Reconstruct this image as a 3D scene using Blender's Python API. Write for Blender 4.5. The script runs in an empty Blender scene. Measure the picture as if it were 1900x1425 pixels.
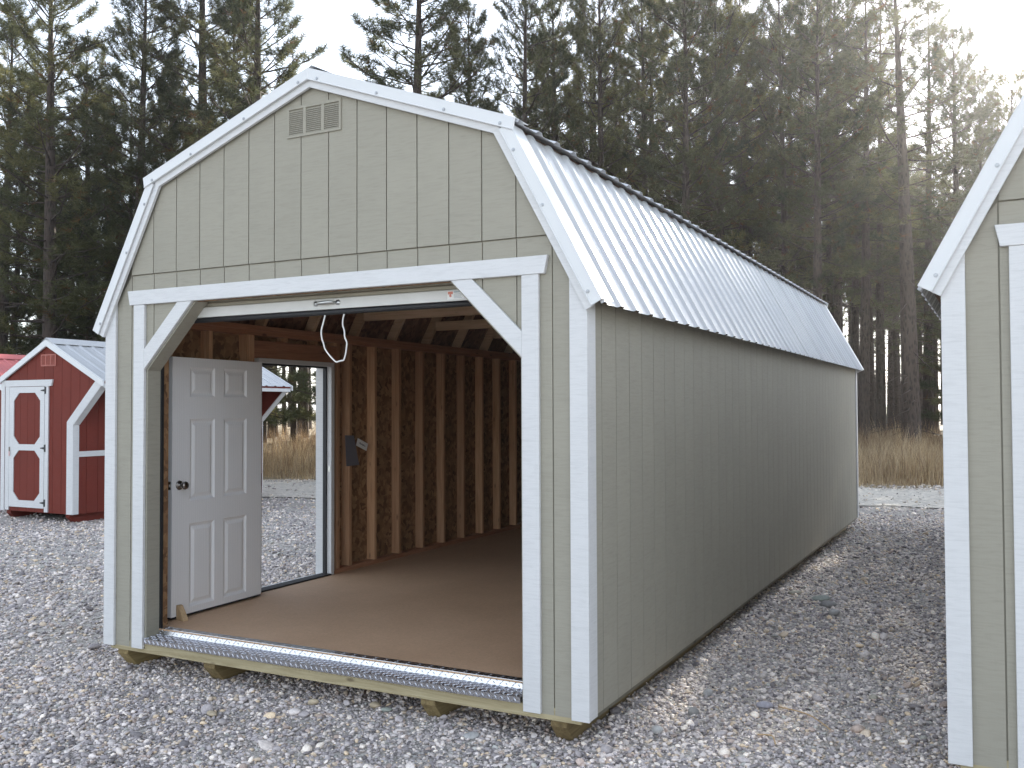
import bpy, math, random
import numpy as np
from mathutils import Vector, Matrix

SC = bpy.context.scene
COL = SC.collection
R = math.radians
rng = np.random.default_rng(7)
random.seed(7)

# ------------------------------------------------------------------ camera
CAM = np.array([3.5536, -4.306, 1.6857])
YAW, PITCH, ROLL, FPX = -0.4811, 0.0266, -0.0038, 1743.3


def cam_axes():
    f = np.array([math.sin(YAW) * math.cos(PITCH), math.cos(YAW) * math.cos(PITCH), math.sin(PITCH)])
    r = np.array([math.cos(YAW), -math.sin(YAW), 0.0])
    u = np.cross(r, f)
    return r * math.cos(ROLL) + u * math.sin(ROLL), -r * math.sin(ROLL) + u * math.cos(ROLL), f


c_r, c_u, c_f = cam_axes()
cd = bpy.data.cameras.new('camera')
cam = bpy.data.objects.new('camera', cd)
COL.objects.link(cam)
cd.sensor_fit = 'HORIZONTAL'
cd.sensor_width = 36.0
cd.lens = FPX / 1900.0 * 36.0
cd.clip_start = 0.05
cd.clip_end = 5000
cam.matrix_world = Matrix(((c_r[0], c_u[0], -c_f[0], CAM[0]), (c_r[1], c_u[1], -c_f[1], CAM[1]),
                           (c_r[2], c_u[2], -c_f[2], CAM[2]), (0, 0, 0, 1)))
SC.camera = cam

# ------------------------------------------------------------------ world, sun, exposure
SUN_EL, SUN_AZ = R(21.3), R(0.9)          # azimuth from +Y towards +X
wd = bpy.data.worlds.new('World')
SC.world = wd
wd.use_nodes = True
nt = wd.node_tree
nt.nodes.clear()
sky = nt.nodes.new('ShaderNodeTexSky')
sky.sky_type = 'NISHITA'
sky.sun_disc = False
sky.sun_elevation = SUN_EL
sky.sun_rotation = SUN_AZ
sky.altitude = 600
sky.air_density = 1.0
sky.dust_density = 0.4
sky.ozone_density = 1.0
hs = nt.nodes.new('ShaderNodeHueSaturation')
hs.inputs['Saturation'].default_value = 0.55      # thin white high cloud over the whole sky
bg = nt.nodes.new('ShaderNodeBackground')
bg.inputs['Strength'].default_value = 0.15
wo = nt.nodes.new('ShaderNodeOutputWorld')
nt.links.new(sky.outputs[0], hs.inputs['Color'])
gm = nt.nodes.new('ShaderNodeGamma')               # thin cloud also evens the sky out
gm.inputs['Gamma'].default_value = 0.78
nt.links.new(hs.outputs[0], gm.inputs['Color'])
nt.links.new(gm.outputs[0], bg.inputs['Color'])
nt.links.new(bg.outputs[0], wo.inputs['Surface'])

sl = bpy.data.lights.new('sun', 'SUN')
sl.energy = 3.5
sl.angle = R(0.53)
sl.color = (1.0, 0.93, 0.82)
sun = bpy.data.objects.new('sun', sl)
COL.objects.link(sun)
sd = Vector((math.sin(SUN_AZ) * math.cos(SUN_EL), math.cos(SUN_AZ) * math.cos(SUN_EL), math.sin(SUN_EL)))
sun.rotation_euler = sd.to_track_quat('Z', 'Y').to_euler()
sun.location = (0, 30, 30)

vs = SC.view_settings
vs.view_transform = 'Standard'
vs.look = 'None'
vs.gamma = 1.0
vs.use_curve_mapping = False
vs.exposure = 2.1
SC.render.engine = 'CYCLES'
SC.cycles.use_denoising = True
SC.cycles.max_bounces = 12
SC.cycles.diffuse_bounces = 8
SC.cycles.glossy_bounces = 3
SC.cycles.transmission_bounces = 4
SC.cycles.transparent_max_bounces = 8
SC.cycles.caustics_reflective = False
SC.cycles.caustics_refractive = False


# ------------------------------------------------------------------ materials
def new_mat(name):
    m = bpy.data.materials.new(name)
    m.use_nodes = True
    n = m.node_tree
    b = n.nodes['Principled BSDF']
    return m, n, b


def lk(n, a, b):
    n.links.new(a, b)


def ramp(n, fac, stops, interp='LINEAR'):
    r = n.nodes.new('ShaderNodeValToRGB')
    r.color_ramp.interpolation = interp
    e = r.color_ramp.elements
    while len(e) < len(stops):
        e.new(0.5)
    for i, (p, c) in enumerate(stops):
        e[i].position = p
        e[i].color = (c[0], c[1], c[2], 1) if not isinstance(c, float) else (c, c, c, 1)
    if fac is not None:
        lk(n, fac, r.inputs[0])
    return r


def coords(n, scale=(1, 1, 1), space='pos', rand=True):
    """world position (plus a per-object offset) scaled: alike pieces do not repeat"""
    mp = n.nodes.new('ShaderNodeMapping')
    mp.inputs['Scale'].default_value = scale
    if space == 'pos':
        src = n.nodes.new('ShaderNodeNewGeometry').outputs['Position']
    else:
        src = n.nodes.new('ShaderNodeTexCoord').outputs['Object']
    if rand:
        oi = n.nodes.new('ShaderNodeObjectInfo')
        mul = n.nodes.new('ShaderNodeMath')
        mul.operation = 'MULTIPLY'
        mul.inputs[1].default_value = 37.0
        lk(n, oi.outputs['Random'], mul.inputs[0])
        add = n.nodes.new('ShaderNodeVectorMath')
        add.operation = 'ADD'
        lk(n, src, add.inputs[0])
        lk(n, mul.outputs[0], add.inputs[1])
        src = add.outputs[0]
    lk(n, src, mp.inputs['Vector'])
    return mp.outputs[0]


def noise(n, vec, scale, detail=3, rough=0.55, dist=0.0):
    t = n.nodes.new('ShaderNodeTexNoise')
    t.inputs['Scale'].default_value = scale
    t.inputs['Detail'].default_value = detail
    t.inputs['Roughness'].default_value = rough
    t.inputs['Distortion'].default_value = dist
    lk(n, vec, t.inputs['Vector'])
    return t.outputs['Fac']


def bump(n, h, strength, dist, b, prev=None):
    k = n.nodes.new('ShaderNodeBump')
    k.inputs['Strength'].default_value = strength
    k.inputs['Distance'].default_value = dist
    lk(n, h, k.inputs['Height'])
    if prev is not None:
        lk(n, prev, k.inputs['Normal'])
    lk(n, k.outputs[0], b.inputs['Normal'])
    return k.outputs[0]


def math_node(n, op, a, b_):
    k = n.nodes.new('ShaderNodeMath')
    k.operation = op
    for i, v in enumerate((a, b_)):
        if isinstance(v, (int, float)):
            k.inputs[i].default_value = v
        else:
            lk(n, v, k.inputs[i])
    return k.outputs[0]


def paint(name, c, var=0.08, rough=0.55, grain=True, spec=0.4):
    """exterior paint over embossed wood siding / trim"""
    m, n, b = new_mat(name)
    v = coords(n)
    big = noise(n, v, 1.6, 4, 0.6)
    lo = [x * (1 - var) for x in c]
    hi = [min(0.95, x * (1 + var)) for x in c]
    r = ramp(n, big, [(0.3, lo), (0.7, hi)])
    v1 = coords(n, (9, 9, 95))
    v2 = coords(n, (120, 120, 5))
    n1 = noise(n, v1, 1.0, 4, 0.6, 0.8)
    n2 = noise(n, v2, 1.0, 3, 0.6, 0.4)
    fine = noise(n, v, 420, 2)
    dirt = ramp(n, n1, [(0.30, 0.90), (0.55, 1.0)])
    mx = n.nodes.new('ShaderNodeMix')
    mx.data_type = 'RGBA'
    mx.blend_type = 'MULTIPLY'
    mx.inputs[0].default_value = 1.0
    lk(n, r.outputs[0], mx.inputs[6])
    lk(n, dirt.outputs[0], mx.inputs[7])
    lk(n, mx.outputs[2], b.inputs['Base Color'])
    b.inputs['Roughness'].default_value = rough
    b.inputs['Specular IOR Level'].default_value = spec
    if grain:
        sel = noise(n, v, 2.6, 2)
        s2 = ramp(n, sel, [(0.42, 0.0), (0.58, 1.0)])
        a = math_node(n, 'MULTIPLY', n1, s2.outputs[0])
        h = math_node(n, 'ADD', a, math_node(n, 'MULTIPLY', n2, 0.5))
        h = math_node(n, 'ADD', h, math_node(n, 'MULTIPLY', fine, 0.35))
        bump(n, h, 0.40, 0.003, b)
    return m


def plain(name, c, rough=0.5, metal=0.0, var=0.06, scale=6, spec=0.5, bmp=0.0, bscale=200):
    m, n, b = new_mat(name)
    v = coords(n)
    f = noise(n, v, scale, 4, 0.6)
    r = ramp(n, f, [(0.3, [x * (1 - var) for x in c]), (0.7, [min(0.97, x * (1 + var)) for x in c])])
    lk(n, r.outputs[0], b.inputs['Base Color'])
    b.inputs['Metallic'].default_value = metal
    b.inputs['Roughness'].default_value = rough
    b.inputs['Specular IOR Level'].default_value = spec
    if bmp:
        bump(n, noise(n, v, bscale, 3), bmp, 0.002, b)
    return m


def wood(name, axis, lo, mid, hi, rough=0.75, knots=True):
    m, n, b = new_mat(name)
    s = [34.0, 34.0, 34.0]
    s[axis] = 1.8
    v = coords(n, s)
    f = noise(n, v, 1.0, 5, 0.65, 1.2)
    r = ramp(n, f, [(0.28, lo), (0.5, mid), (0.74, hi)])
    out = r.outputs[0]
    oi = n.nodes.new('ShaderNodeObjectInfo')
    tone = ramp(n, oi.outputs['Random'], [(0.0, (0.66, 0.60, 0.55)), (0.5, (0.95, 0.92, 0.88)), (1.0, (1.18, 1.16, 1.08))])
    mx = n.nodes.new('ShaderNodeMix')
    mx.data_type = 'RGBA'
    mx.blend_type = 'MULTIPLY'
    mx.inputs[0].default_value = 1.0
    lk(n, out, mx.inputs[6])
    lk(n, tone.outputs[0], mx.inputs[7])
    out = mx.outputs[2]
    if knots:
        ks = [9.0, 9.0, 9.0]
        ks[axis] = 3.2
        vo = n.nodes.new('ShaderNodeTexVoronoi')
        vo.inputs['Scale'].default_value = 1.0
        lk(n, coords(n, ks), vo.inputs['Vector'])
        kr = ramp(n, vo.outputs['Distance'], [(0.05, 0.8), (0.12, 0.0)])
        k2 = n.nodes.new('ShaderNodeMix')
        k2.data_type = 'RGBA'
        lk(n, kr.outputs[0], k2.inputs[0])
        lk(n, out, k2.inputs[6])
        k2.inputs[7].default_value = (lo[0] * 0.45, lo[1] * 0.4, lo[2] * 0.4, 1)
        out = k2.outputs[2]
    lk(n, out, b.inputs['Base Color'])
    b.inputs['Roughness'].default_value = rough
    bump(n, f, 0.25, 0.002, b)
    return m


def osb(name, lo, mid, hi):
    m, n, b = new_mat(name)
    v = coords(n, rand=False)
    wv = noise(n, v, 7, 2)
    vo = n.nodes.new('ShaderNodeTexVoronoi')
    vo.inputs['Scale'].default_value = 26
    ad = n.nodes.new('ShaderNodeVectorMath')
    ad.operation = 'ADD'
    lk(n, v, ad.inputs[0])
    sc = n.nodes.new('ShaderNodeVectorMath')
    sc.operation = 'SCALE'
    sc.inputs['Scale'].default_value = 0.12
    tn = n.nodes.new('ShaderNodeTexNoise')
    tn.inputs['Scale'].default_value = 11
    lk(n, v, tn.inputs['Vector'])
    lk(n, tn.outputs['Color'], sc.inputs[0])
    lk(n, sc.outputs[0], ad.inputs[1])
    lk(n, ad.outputs[0], vo.inputs['Vector'])
    sep = n.nodes.new('ShaderNodeSeparateColor')
    lk(n, vo.outputs['Color'], sep.inputs[0])
    f = math_node(n, 'ADD', math_node(n, 'MULTIPLY', sep.outputs[0], 0.65), math_node(n, 'MULTIPLY', wv, 0.4))
    r = ramp(n, f, [(0.15, lo), (0.5, mid), (0.9, hi)])
    lk(n, r.outputs[0], b.inputs['Base Color'])
    b.inputs['Roughness'].default_value = 0.8
    bump(n, f, 0.3, 0.003, b)
    return m


M = {}
M['tan'] = paint('greige_siding_paint', (0.34, 0.32, 0.265), 0.04, 0.7, True, 0.2)
M['white'] = paint('white_trim_paint', (0.65, 0.65, 0.655), 0.02, 0.5)
M['red'] = paint('barn_red_paint', (0.165, 0.030, 0.020), 0.08, 0.65, True, 0.2)
M['groove'] = plain('groove_paint', (0.25, 0.232, 0.185), 0.7)
M['redgroove'] = plain('red_groove_paint', (0.13, 0.02, 0.013), 0.7)
M['metal_white'] = plain('white_coated_steel', (0.52, 0.53, 0.545), 0.22, 0.0, 0.02, 3, 1.0, 0.02, 12)
M['metal_trim'] = plain('white_steel_trim', (0.68, 0.69, 0.70), 0.40, 0.0, 0.02, 3, 0.5)
M['metal_red'] = plain('red_coated_steel', (0.55, 0.16, 0.16), 0.33, 0.0, 0.05, 3, 0.6)
M['galv'] = plain('galvanised_screw', (0.42, 0.43, 0.45), 0.45, 0.9, 0.1)
M['alu'] = plain('bright_tread_aluminium', (0.54, 0.54, 0.57), 0.28, 1.0, 0.10, 30, 0.5, 0.05, 60)
M['black'] = plain('black_rubber', (0.012, 0.012, 0.014), 0.6)
M['chrome'] = plain('zinc_pull', (0.62, 0.63, 0.62), 0.28, 1.0)
M['nickel'] = plain('antique_nickel', (0.22, 0.20, 0.185), 0.28, 1.0)
M['iron'] = plain('black_iron', (0.015, 0.015, 0.017), 0.5)
M['stud'] = wood('fir_stud', 2, (0.40, 0.215, 0.115), (0.54, 0.315, 0.185), (0.66, 0.43, 0.275))
M['joist_x'] = wood('fir_along_x', 0, (0.44, 0.30, 0.18), (0.60, 0.43, 0.28), (0.70, 0.53, 0.37))
M['plate_y'] = wood('fir_along_y', 1, (0.24, 0.105, 0.06), (0.34, 0.16, 0.092), (0.44, 0.23, 0.14))
M['treated'] = wood('treated_lumber', 0, (0.30, 0.25, 0.14), (0.43, 0.375, 0.235), (0.54, 0.49, 0.33))
M['treated_y'] = wood('treated_skid', 1, (0.15, 0.11, 0.05), (0.25, 0.19, 0.09), (0.36, 0.29, 0.15))
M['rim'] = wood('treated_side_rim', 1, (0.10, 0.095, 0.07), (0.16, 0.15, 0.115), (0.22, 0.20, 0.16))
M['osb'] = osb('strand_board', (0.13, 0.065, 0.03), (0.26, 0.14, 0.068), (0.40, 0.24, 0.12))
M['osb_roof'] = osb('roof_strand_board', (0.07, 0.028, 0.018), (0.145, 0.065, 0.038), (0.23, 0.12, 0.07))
M['rope'] = plain('white_cord', (0.78, 0.77, 0.74), 0.8, 0, 0.05, 200, 0.3, 0.3, 300)
M['paper'] = plain('white_card', (0.74, 0.73, 0.70), 0.8)
M['sleeve'] = plain('grey_plastic_sleeve', (0.17, 0.165, 0.19), 0.35)
M['ink'] = plain('faded_ink', (0.10, 0.10, 0.12), 0.8)
M['redink'] = plain('red_print', (0.60, 0.22, 0.16), 0.7)
M['greyink'] = plain('grey_print', (0.33, 0.38, 0.40), 0.7)
M['curtain'] = plain('tan_steel_curtain', (0.42, 0.39, 0.31), 0.5, 0, 0.04)
M['bar'] = plain('pale_aluminium_bar', (0.60, 0.59, 0.56), 0.42, 0.0, 0.05)
M['wedge'] = wood('wedge_wood', 2, (0.40, 0.27, 0.15), (0.55, 0.40, 0.24), (0.66, 0.50, 0.32), 0.75, False)


def mat_doorskin():
    m, n, b = new_mat('embossed_white_door')
    v = coords(n, (30, 30, 1.6), 'obj', False)
    f = noise(n, v, 1.0, 4, 0.6, 2.2)
    w = n.nodes.new('ShaderNodeTexWave')
    w.inputs['Scale'].default_value = 1.0
    w.inputs['Distortion'].default_value = 9.0
    w.inputs['Detail'].default_value = 2.0
    w.inputs['Detail Scale'].default_value = 0.6
    lk(n, coords(n, (18, 18, 1.1), 'obj', False), w.inputs['Vector'])
    b.inputs['Base Color'].default_value = (0.63, 0.625, 0.62, 1)
    r = ramp(n, w.outputs['Fac'], [(0.2, (0.77, 0.765, 0.77)), (0.8, (0.80, 0.795, 0.80))])
    lk(n, r.outputs[0], b.inputs['Base Color'])
    b.inputs['Roughness'].default_value = 0.45
    h = math_node(n, 'ADD', f, w.outputs['Fac'])
    bump(n, h, 0.08, 0.002, b)
    return m


M['door'] = mat_doorskin()


def mat_floor():
    m, n, b = new_mat('brown_floor_panel')
    v = coords(n, rand=False)
    a = noise(n, v, 1.3, 4, 0.6)
    c = noise(n, v, 60, 3, 0.7)
    r = ramp(n, a, [(0.3, (0.50, 0.32, 0.195)), (0.7, (0.60, 0.395, 0.25))])
    fine = ramp(n, c, [(0.3, 0.88), (0.7, 1.06)])
    mx = n.nodes.new('ShaderNodeMix')
    mx.data_type = 'RGBA'
    mx.blend_type = 'MULTIPLY'
    mx.inputs[0].default_value = 1
    lk(n, r.outputs[0], mx.inputs[6])
    lk(n, fine.outputs[0], mx.inputs[7])
    # pale dusty scuffs
    s = noise(n, coords(n, (2.2, 5.0, 1), rand=False), 2.0, 6, 0.75, 1.5)
    sr = ramp(n, s, [(0.62, 0.0), (0.72, 0.32)])
    m2 = n.nodes.new('ShaderNodeMix')
    m2.data_type = 'RGBA'
    lk(n, sr.outputs[0], m2.inputs[0])
    lk(n, mx.outputs[2], m2.inputs[6])
    m2.inputs[7].default_value = (0.55, 0.42, 0.30, 1)
    lk(n, m2.outputs[2], b.inputs['Base Color'])
    b.inputs['Roughness'].default_value = 0.62
    bump(n, c, 0.12, 0.001, b)
    return m


M['floor'] = mat_floor()


def mat_ground(name, stops, patch, pebble=60.0, dust=(0.50, 0.455, 0.39), bstr=1.0):
    """small stones far off: cells with their own colour and relief over fines"""
    m, n, b = new_mat(name)
    v = coords(n, rand=False)
    vo = n.nodes.new('ShaderNodeTexVoronoi')
    vo.inputs['Scale'].default_value = pebble
    lk(n, v, vo.inputs['Vector'])
    sep = n.nodes.new('ShaderNodeSeparateColor')
    lk(n, vo.outputs['Color'], sep.inputs[0])
    r = ramp(n, sep.outputs[0], stops)
    vo2 = n.nodes.new('ShaderNodeTexVoronoi')
    vo2.inputs['Scale'].default_value = pebble * 0.42
    lk(n, v, vo2.inputs['Vector'])
    sep2 = n.nodes.new('ShaderNodeSeparateColor')
    lk(n, vo2.outputs['Color'], sep2.inputs[0])
    t2 = ramp(n, sep2.outputs[1], [(0.0, 0.72), (1.0, 1.2)])
    mx = n.nodes.new('ShaderNodeMix')
    mx.data_type = 'RGBA'
    mx.blend_type = 'MULTIPLY'
    mx.inputs[0].default_value = 1
    lk(n, r.outputs[0], mx.inputs[6])
    lk(n, t2.outputs[0], mx.inputs[7])
    p = noise(n, v, 0.55, 6, 0.62, 0.6)
    pr = ramp(n, p, [(0.42, 0.0), (0.66, patch)])
    m2 = n.nodes.new('ShaderNodeMix')
    m2.data_type = 'RGBA'
    lk(n, pr.outputs[0], m2.inputs[0])
    lk(n, mx.outputs[2], m2.inputs[6])
    m2.inputs[7].default_value = (*dust, 1)
    lk(n, m2.outputs[2], b.inputs['Base Color'])
    b.inputs['Roughness'].default_value = 0.85
    inv = math_node(n, 'SUBTRACT', 1.0, vo.outputs['Distance'])
    inv2 = math_node(n, 'SUBTRACT', 1.0, vo2.outputs['Distance'])
    h = math_node(n, 'ADD', inv, math_node(n, 'MULTIPLY', inv2, 1.5))
    bump(n, h, bstr, 0.012, b)
    return m


GRAVEL_STOPS = [(0.0, (0.235, 0.215, 0.20)), (0.3, (0.43, 0.395, 0.365)), (0.6, (0.58, 0.54, 0.505)), (0.85, (0.55, 0.52, 0.47)), (1.0, (0.62, 0.61, 0.59))]
M['gravel_ground'] = mat_ground('gravel_ground', GRAVEL_STOPS, 0.6)
M['road'] = mat_ground('pale_dirt_road', [(0.0, (0.50, 0.46, 0.40)), (0.5, (0.66, 0.61, 0.53)), (1.0, (0.76, 0.71, 0.63))], 0.7, 34.0, (0.72, 0.66, 0.57), 0.5)
M['field'] = mat_ground('dry_field', [(0.0, (0.17, 0.125, 0.07)), (0.5, (0.27, 0.21, 0.12)), (1.0, (0.38, 0.31, 0.19))], 0.6, 9.0, (0.30, 0.24, 0.145), 0.7)


def mat_pebble():
    m, n, b = new_mat('loose_stone')
    at = n.nodes.new('ShaderNodeAttribute')
    at.attribute_type = 'INSTANCER'
    at.attribute_name = 'col'
    v = coords(n, rand=False)
    f = noise(n, v, 90, 3, 0.6)
    r = ramp(n, f, [(0.3, 0.78), (0.7, 1.15)])
    mx = n.nodes.new('ShaderNodeMix')
    mx.data_type = 'RGBA'
    mx.blend_type = 'MULTIPLY'
    mx.inputs[0].default_value = 1
    lk(n, at.outputs['Color'], mx.inputs[6])
    lk(n, r.outputs[0], mx.inputs[7])
    lk(n, mx.outputs[2], b.inputs['Base Color'])
    b.inputs['Roughness'].default_value = 0.68
    bump(n, f, 0.4, 0.002, b)
    return m


M['pebble'] = mat_pebble()


def mat_leaf(name, attr, trans, c_mul=(1, 1, 1)):
    m, n, b = new_mat(name)
    n.nodes.remove(b)
    out = n.nodes['Material Output']
    at = n.nodes.new('ShaderNodeAttribute')
    at.attribute_name = attr
    oi = n.nodes.new('ShaderNodeObjectInfo')
    tone = ramp(n, oi.outputs['Random'], [(0.0, (0.80, 0.82, 0.80)), (0.5, (1, 1, 1)), (1.0, (1.2, 1.12, 0.9))])
    mx = n.nodes.new('ShaderNodeMix')
    mx.data_type = 'RGBA'
    mx.blend_type = 'MULTIPLY'
    mx.inputs[0].default_value = 1
    lk(n, at.outputs['Color'], mx.inputs[6])
    lk(n, tone.outputs[0], mx.inputs[7])
    d = n.nodes.new('ShaderNodeBsdfDiffuse')
    t = n.nodes.new('ShaderNodeBsdfTranslucent')
    lk(n, mx.outputs[2], d.inputs[0])
    lk(n, mx.outputs[2], t.inputs[0])
    ms = n.nodes.new('ShaderNodeMixShader')
    ms.inputs[0].default_value = trans
    lk(n, d.outputs[0], ms.inputs[1])
    lk(n, t.outputs[0], ms.inputs[2])
    lk(n, ms.outputs[0], out.inputs['Surface'])
    return m


M['needles'] = mat_leaf('pine_needles', 'tint', 0.5)
M['straw'] = mat_leaf('dry_grass', 'tint', 0.3)


def mat_bark():
    m, n, b = new_mat('pine_bark')
    v = coords(n, (26, 26, 5), 'obj', False)
    vo = n.nodes.new('ShaderNodeTexVoronoi')
    vo.inputs['Scale'].default_value = 1.0
    lk(n, v, vo.inputs['Vector'])
    f = noise(n, coords(n, (30, 30, 7), 'obj', False), 1.0, 5, 0.7)
    h = math_node(n, 'ADD', vo.outputs['Distance'], f)
    r = ramp(n, h, [(0.45, (0.014, 0.010, 0.009)), (0.8, (0.038, 0.027, 0.022)), (1.2, (0.066, 0.048, 0.039))])
    lk(n, r.outputs[0], b.inputs['Base Color'])
    b.inputs['Roughness'].default_value = 0.9
    bump(n, h, 0.9, 0.02, b)
    return m


M['bark'] = mat_bark()


# ------------------------------------------------------------------ mesh building
class MB:
    def __init__(s):
        s.v, s.f = [], []

    def box(s, x0, x1, y0, y1, z0, z1):
        i = len(s.v)
        s.v += [(x, y, z) for x in (x0, x1) for y in (y0, y1) for z in (z0, z1)]
        s.f += [tuple(i + k for k in q) for q in ((0, 1, 3, 2), (4, 6, 7, 5), (0, 4, 5, 1), (2, 3, 7, 6), (0, 2, 6, 4), (1, 5, 7, 3))]
        return s

    def prism(s, poly, axis, a0, a1):
        """poly in the two other axes (x,z for y; y,z for x; x,y for z), extruded along axis"""
        i, n = len(s.v), len(poly)
        area = sum(poly[k][0] * poly[(k + 1) % n][1] - poly[(k + 1) % n][0] * poly[k][1] for k in range(n))
        if area < 0:
            poly = poly[::-1]

        def P(p, a):
            return (p[0], a, p[1]) if axis == 'y' else (a, p[0], p[1]) if axis == 'x' else (p[0], p[1], a)
        s.v += [P(p, a0) for p in poly] + [P(p, a1) for p in poly]
        lo, hi = tuple(range(i, i + n)), tuple(range(i + n, i + 2 * n))
        flip = axis == 'y'
        s.f.append(lo if flip else lo[::-1])
        s.f.append(hi[::-1] if flip else hi)
        for k in range(n):
            q = (i + k, i + (k + 1) % n, i + n + (k + 1) % n, i + n + k)
            s.f.append(q[::-1] if flip else q)
        return s

    def obox(s, c, ax, ay, az):
        """box by centre and three half-axis vectors"""
        i = len(s.v)
        c, ax, ay, az = map(np.array, (c, ax, ay, az))
        s.v += [tuple(c + a * ax + b * ay + d * az) for a in (-1, 1) for b in (-1, 1) for d in (-1, 1)]
        s.f += [tuple(i + k for k in q) for q in ((0, 1, 3, 2), (4, 6, 7, 5), (0, 4, 5, 1), (2, 3, 7, 6), (0, 2, 6, 4), (1, 5, 7, 3))]
        return s

    def tube(s, pts, rad, n=8, cap=True):
        pts = [Vector(p) for p in pts]
        if not hasattr(rad, '__len__'):
            rad = [rad] * len(pts)
        i0 = len(s.v)
        up = None
        for k, p in enumerate(pts):
            t = (pts[min(k + 1, len(pts) - 1)] - pts[max(k - 1, 0)]).normalized()
            if up is None:
                up = t.orthogonal().normalized()
            up = (up - t * up.dot(t))
            up = up.normalized() if up.length > 1e-6 else t.orthogonal().normalized()
            w = t.cross(up)
            for j in range(n):
                a = 2 * math.pi * j / n
                s.v.append(tuple(p + (up * math.cos(a) + w * math.sin(a)) * rad[k]))
        for k in range(len(pts) - 1):
            for j in range(n):
                a, b_ = i0 + k * n + j, i0 + k * n + (j + 1) % n
                s.f.append((a, b_, b_ + n, a + n))
        if cap:
            s.f.append(tuple(range(i0 + n - 1, i0 - 1, -1)))
            e = i0 + (len(pts) - 1) * n
            s.f.append(tuple(range(e, e + n)))
        return s

    def lathe(s, prof, o, axis, n=20):
        """prof: (distance along axis, radius)"""
        o, axis = Vector(o), Vector(axis).normalized()
        s.tube([o + axis * d for d, r in prof], [max(r, 1e-4) for d, r in prof], n)
        return s

    def mesh(s, name, smooth=False):
        me = bpy.data.meshes.new(name)
        me.from_pydata([tuple(map(float, p)) for p in s.v], [], s.f)
        if smooth:
            me.polygons.foreach_set('use_smooth', [True] * len(me.polygons))
        me.update()
        return me

    def build(s, name, mat, parent=None, smooth=False, bevel=0.0):
        return put(name, s.mesh(name, smooth), mat, parent, bevel)


def put(name, me, mat, parent=None, bevel=0.0, loc=None):
    if mat is not None and not me.materials:
        me.materials.append(mat)
    o = bpy.data.objects.new(name, me)
    COL.objects.link(o)
    if parent is not None:
        o.parent = parent
    if loc is not None:
        o.location = loc
    if bevel:
        bv = o.modifiers.new('edge', 'BEVEL')
        bv.width = bevel
        bv.segments = 1
        bv.limit_method = 'ANGLE'
        bv.angle_limit = R(50)
    return o


def thing(name, label, cat, loc=(0, 0, 0), rotz=0.0, group=None):
    o = bpy.data.objects.new(name, None)
    COL.objects.link(o)
    o.empty_display_size = 0.2
    o.location = loc
    o.rotation_euler = (0, 0, rotz)
    return tag(o, label, cat, group)


def tag(o, label, cat, group=None):
    o['label'] = label
    o['category'] = cat
    if group:
        o['group'] = group
    return o


def np_mesh(name, V, F, attrs=None):
    """triangles from numpy arrays"""
    me = bpy.data.meshes.new(name)
    V = np.ascontiguousarray(V, dtype=np.float32)
    F = np.ascontiguousarray(F, dtype=np.int32)
    me.vertices.add(len(V))
    me.vertices.foreach_set('co', V.ravel())
    k = F.shape[1]
    me.loops.add(F.size)
    me.loops.foreach_set('vertex_index', F.ravel())
    me.polygons.add(len(F))
    me.polygons.foreach_set('loop_start', np.arange(0, F.size, k, dtype=np.int32))
    for an, (typ, dom, arr) in (attrs or {}).items():
        a = me.attributes.new(an, typ, dom)
        a.data.foreach_set('color' if 'COLOR' in typ else 'vector' if 'VECTOR' in typ else 'value', np.ascontiguousarray(arr, np.float32).ravel())
    me.update(calc_edges=True)
    return me


# ------------------------------------------------------------------ ground, road, field
LP = np.array([2.4, 17.4])                                   # a point on the near edge of the dry grass
LT = np.array([0.962, 0.273])
LN = np.array([-0.273, 0.962])


def wob(x, s=1.0):
    return (np.sin(x * 0.9 * s + 1.3) + 0.6 * np.sin(x * 2.3 * s + 0.4) + 0.4 * np.sin(x * 5.1 * s + 2.2)) / 2.0


def field_h(s, d):
    t = np.clip(d / 9.0, 0, 1)
    h = 0.42 * t * t * (3 - 2 * t)
    return h + 0.06 * np.sin(s * 0.55) * t + 0.05 * np.sin(d * 0.7 + s * 0.3) * t


def grid_mesh(name, xs, ys, fz, fxy=None):
    X, Y = np.meshgrid(xs, ys)
    Z = fz(X, Y)
    if fxy:
        X, Y = fxy(X, Y)
    V = np.stack([X.ravel(), Y.ravel(), Z.ravel()], -1)
    nx, ny = len(xs), len(ys)
    i = (np.arange(ny - 1)[:, None] * nx + np.arange(nx - 1)[None]).ravel()
    F = np.stack([i, i + 1, i + 1 + nx, i + nx], -1)
    return np_mesh(name, V, F)


far = np.array([60, 120, 300, 900, 2500.])
gx = np.concatenate([-far[::-1], np.arange(-24, 12.1, 0.6), far])
gy = np.concatenate([-far[::-1], np.arange(-10, 20.1, 0.6), far])


def g_h(X, Y):
    near = (np.abs(X + 6) < 19) & (Y > -9) & (Y < 19)
    return np.where(near, 0.014 * np.sin(X * 1.7 + 0.6 * Y) * np.sin(Y * 1.3 - 0.4 * X) - 0.008, -0.012)


ground = put('ground', grid_mesh('ground', gx, gy, g_h), M['gravel_ground'])
ground['kind'] = 'structure'
ss = np.concatenate([[-400, -150, -70], np.arange(-36, 20, 0.35), [40, 90, 300]])


def line_xy(S, D):
    return LP[0] + S * LT[0] + D * LN[0], LP[1] + S * LT[1] + D * LN[1]


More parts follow.
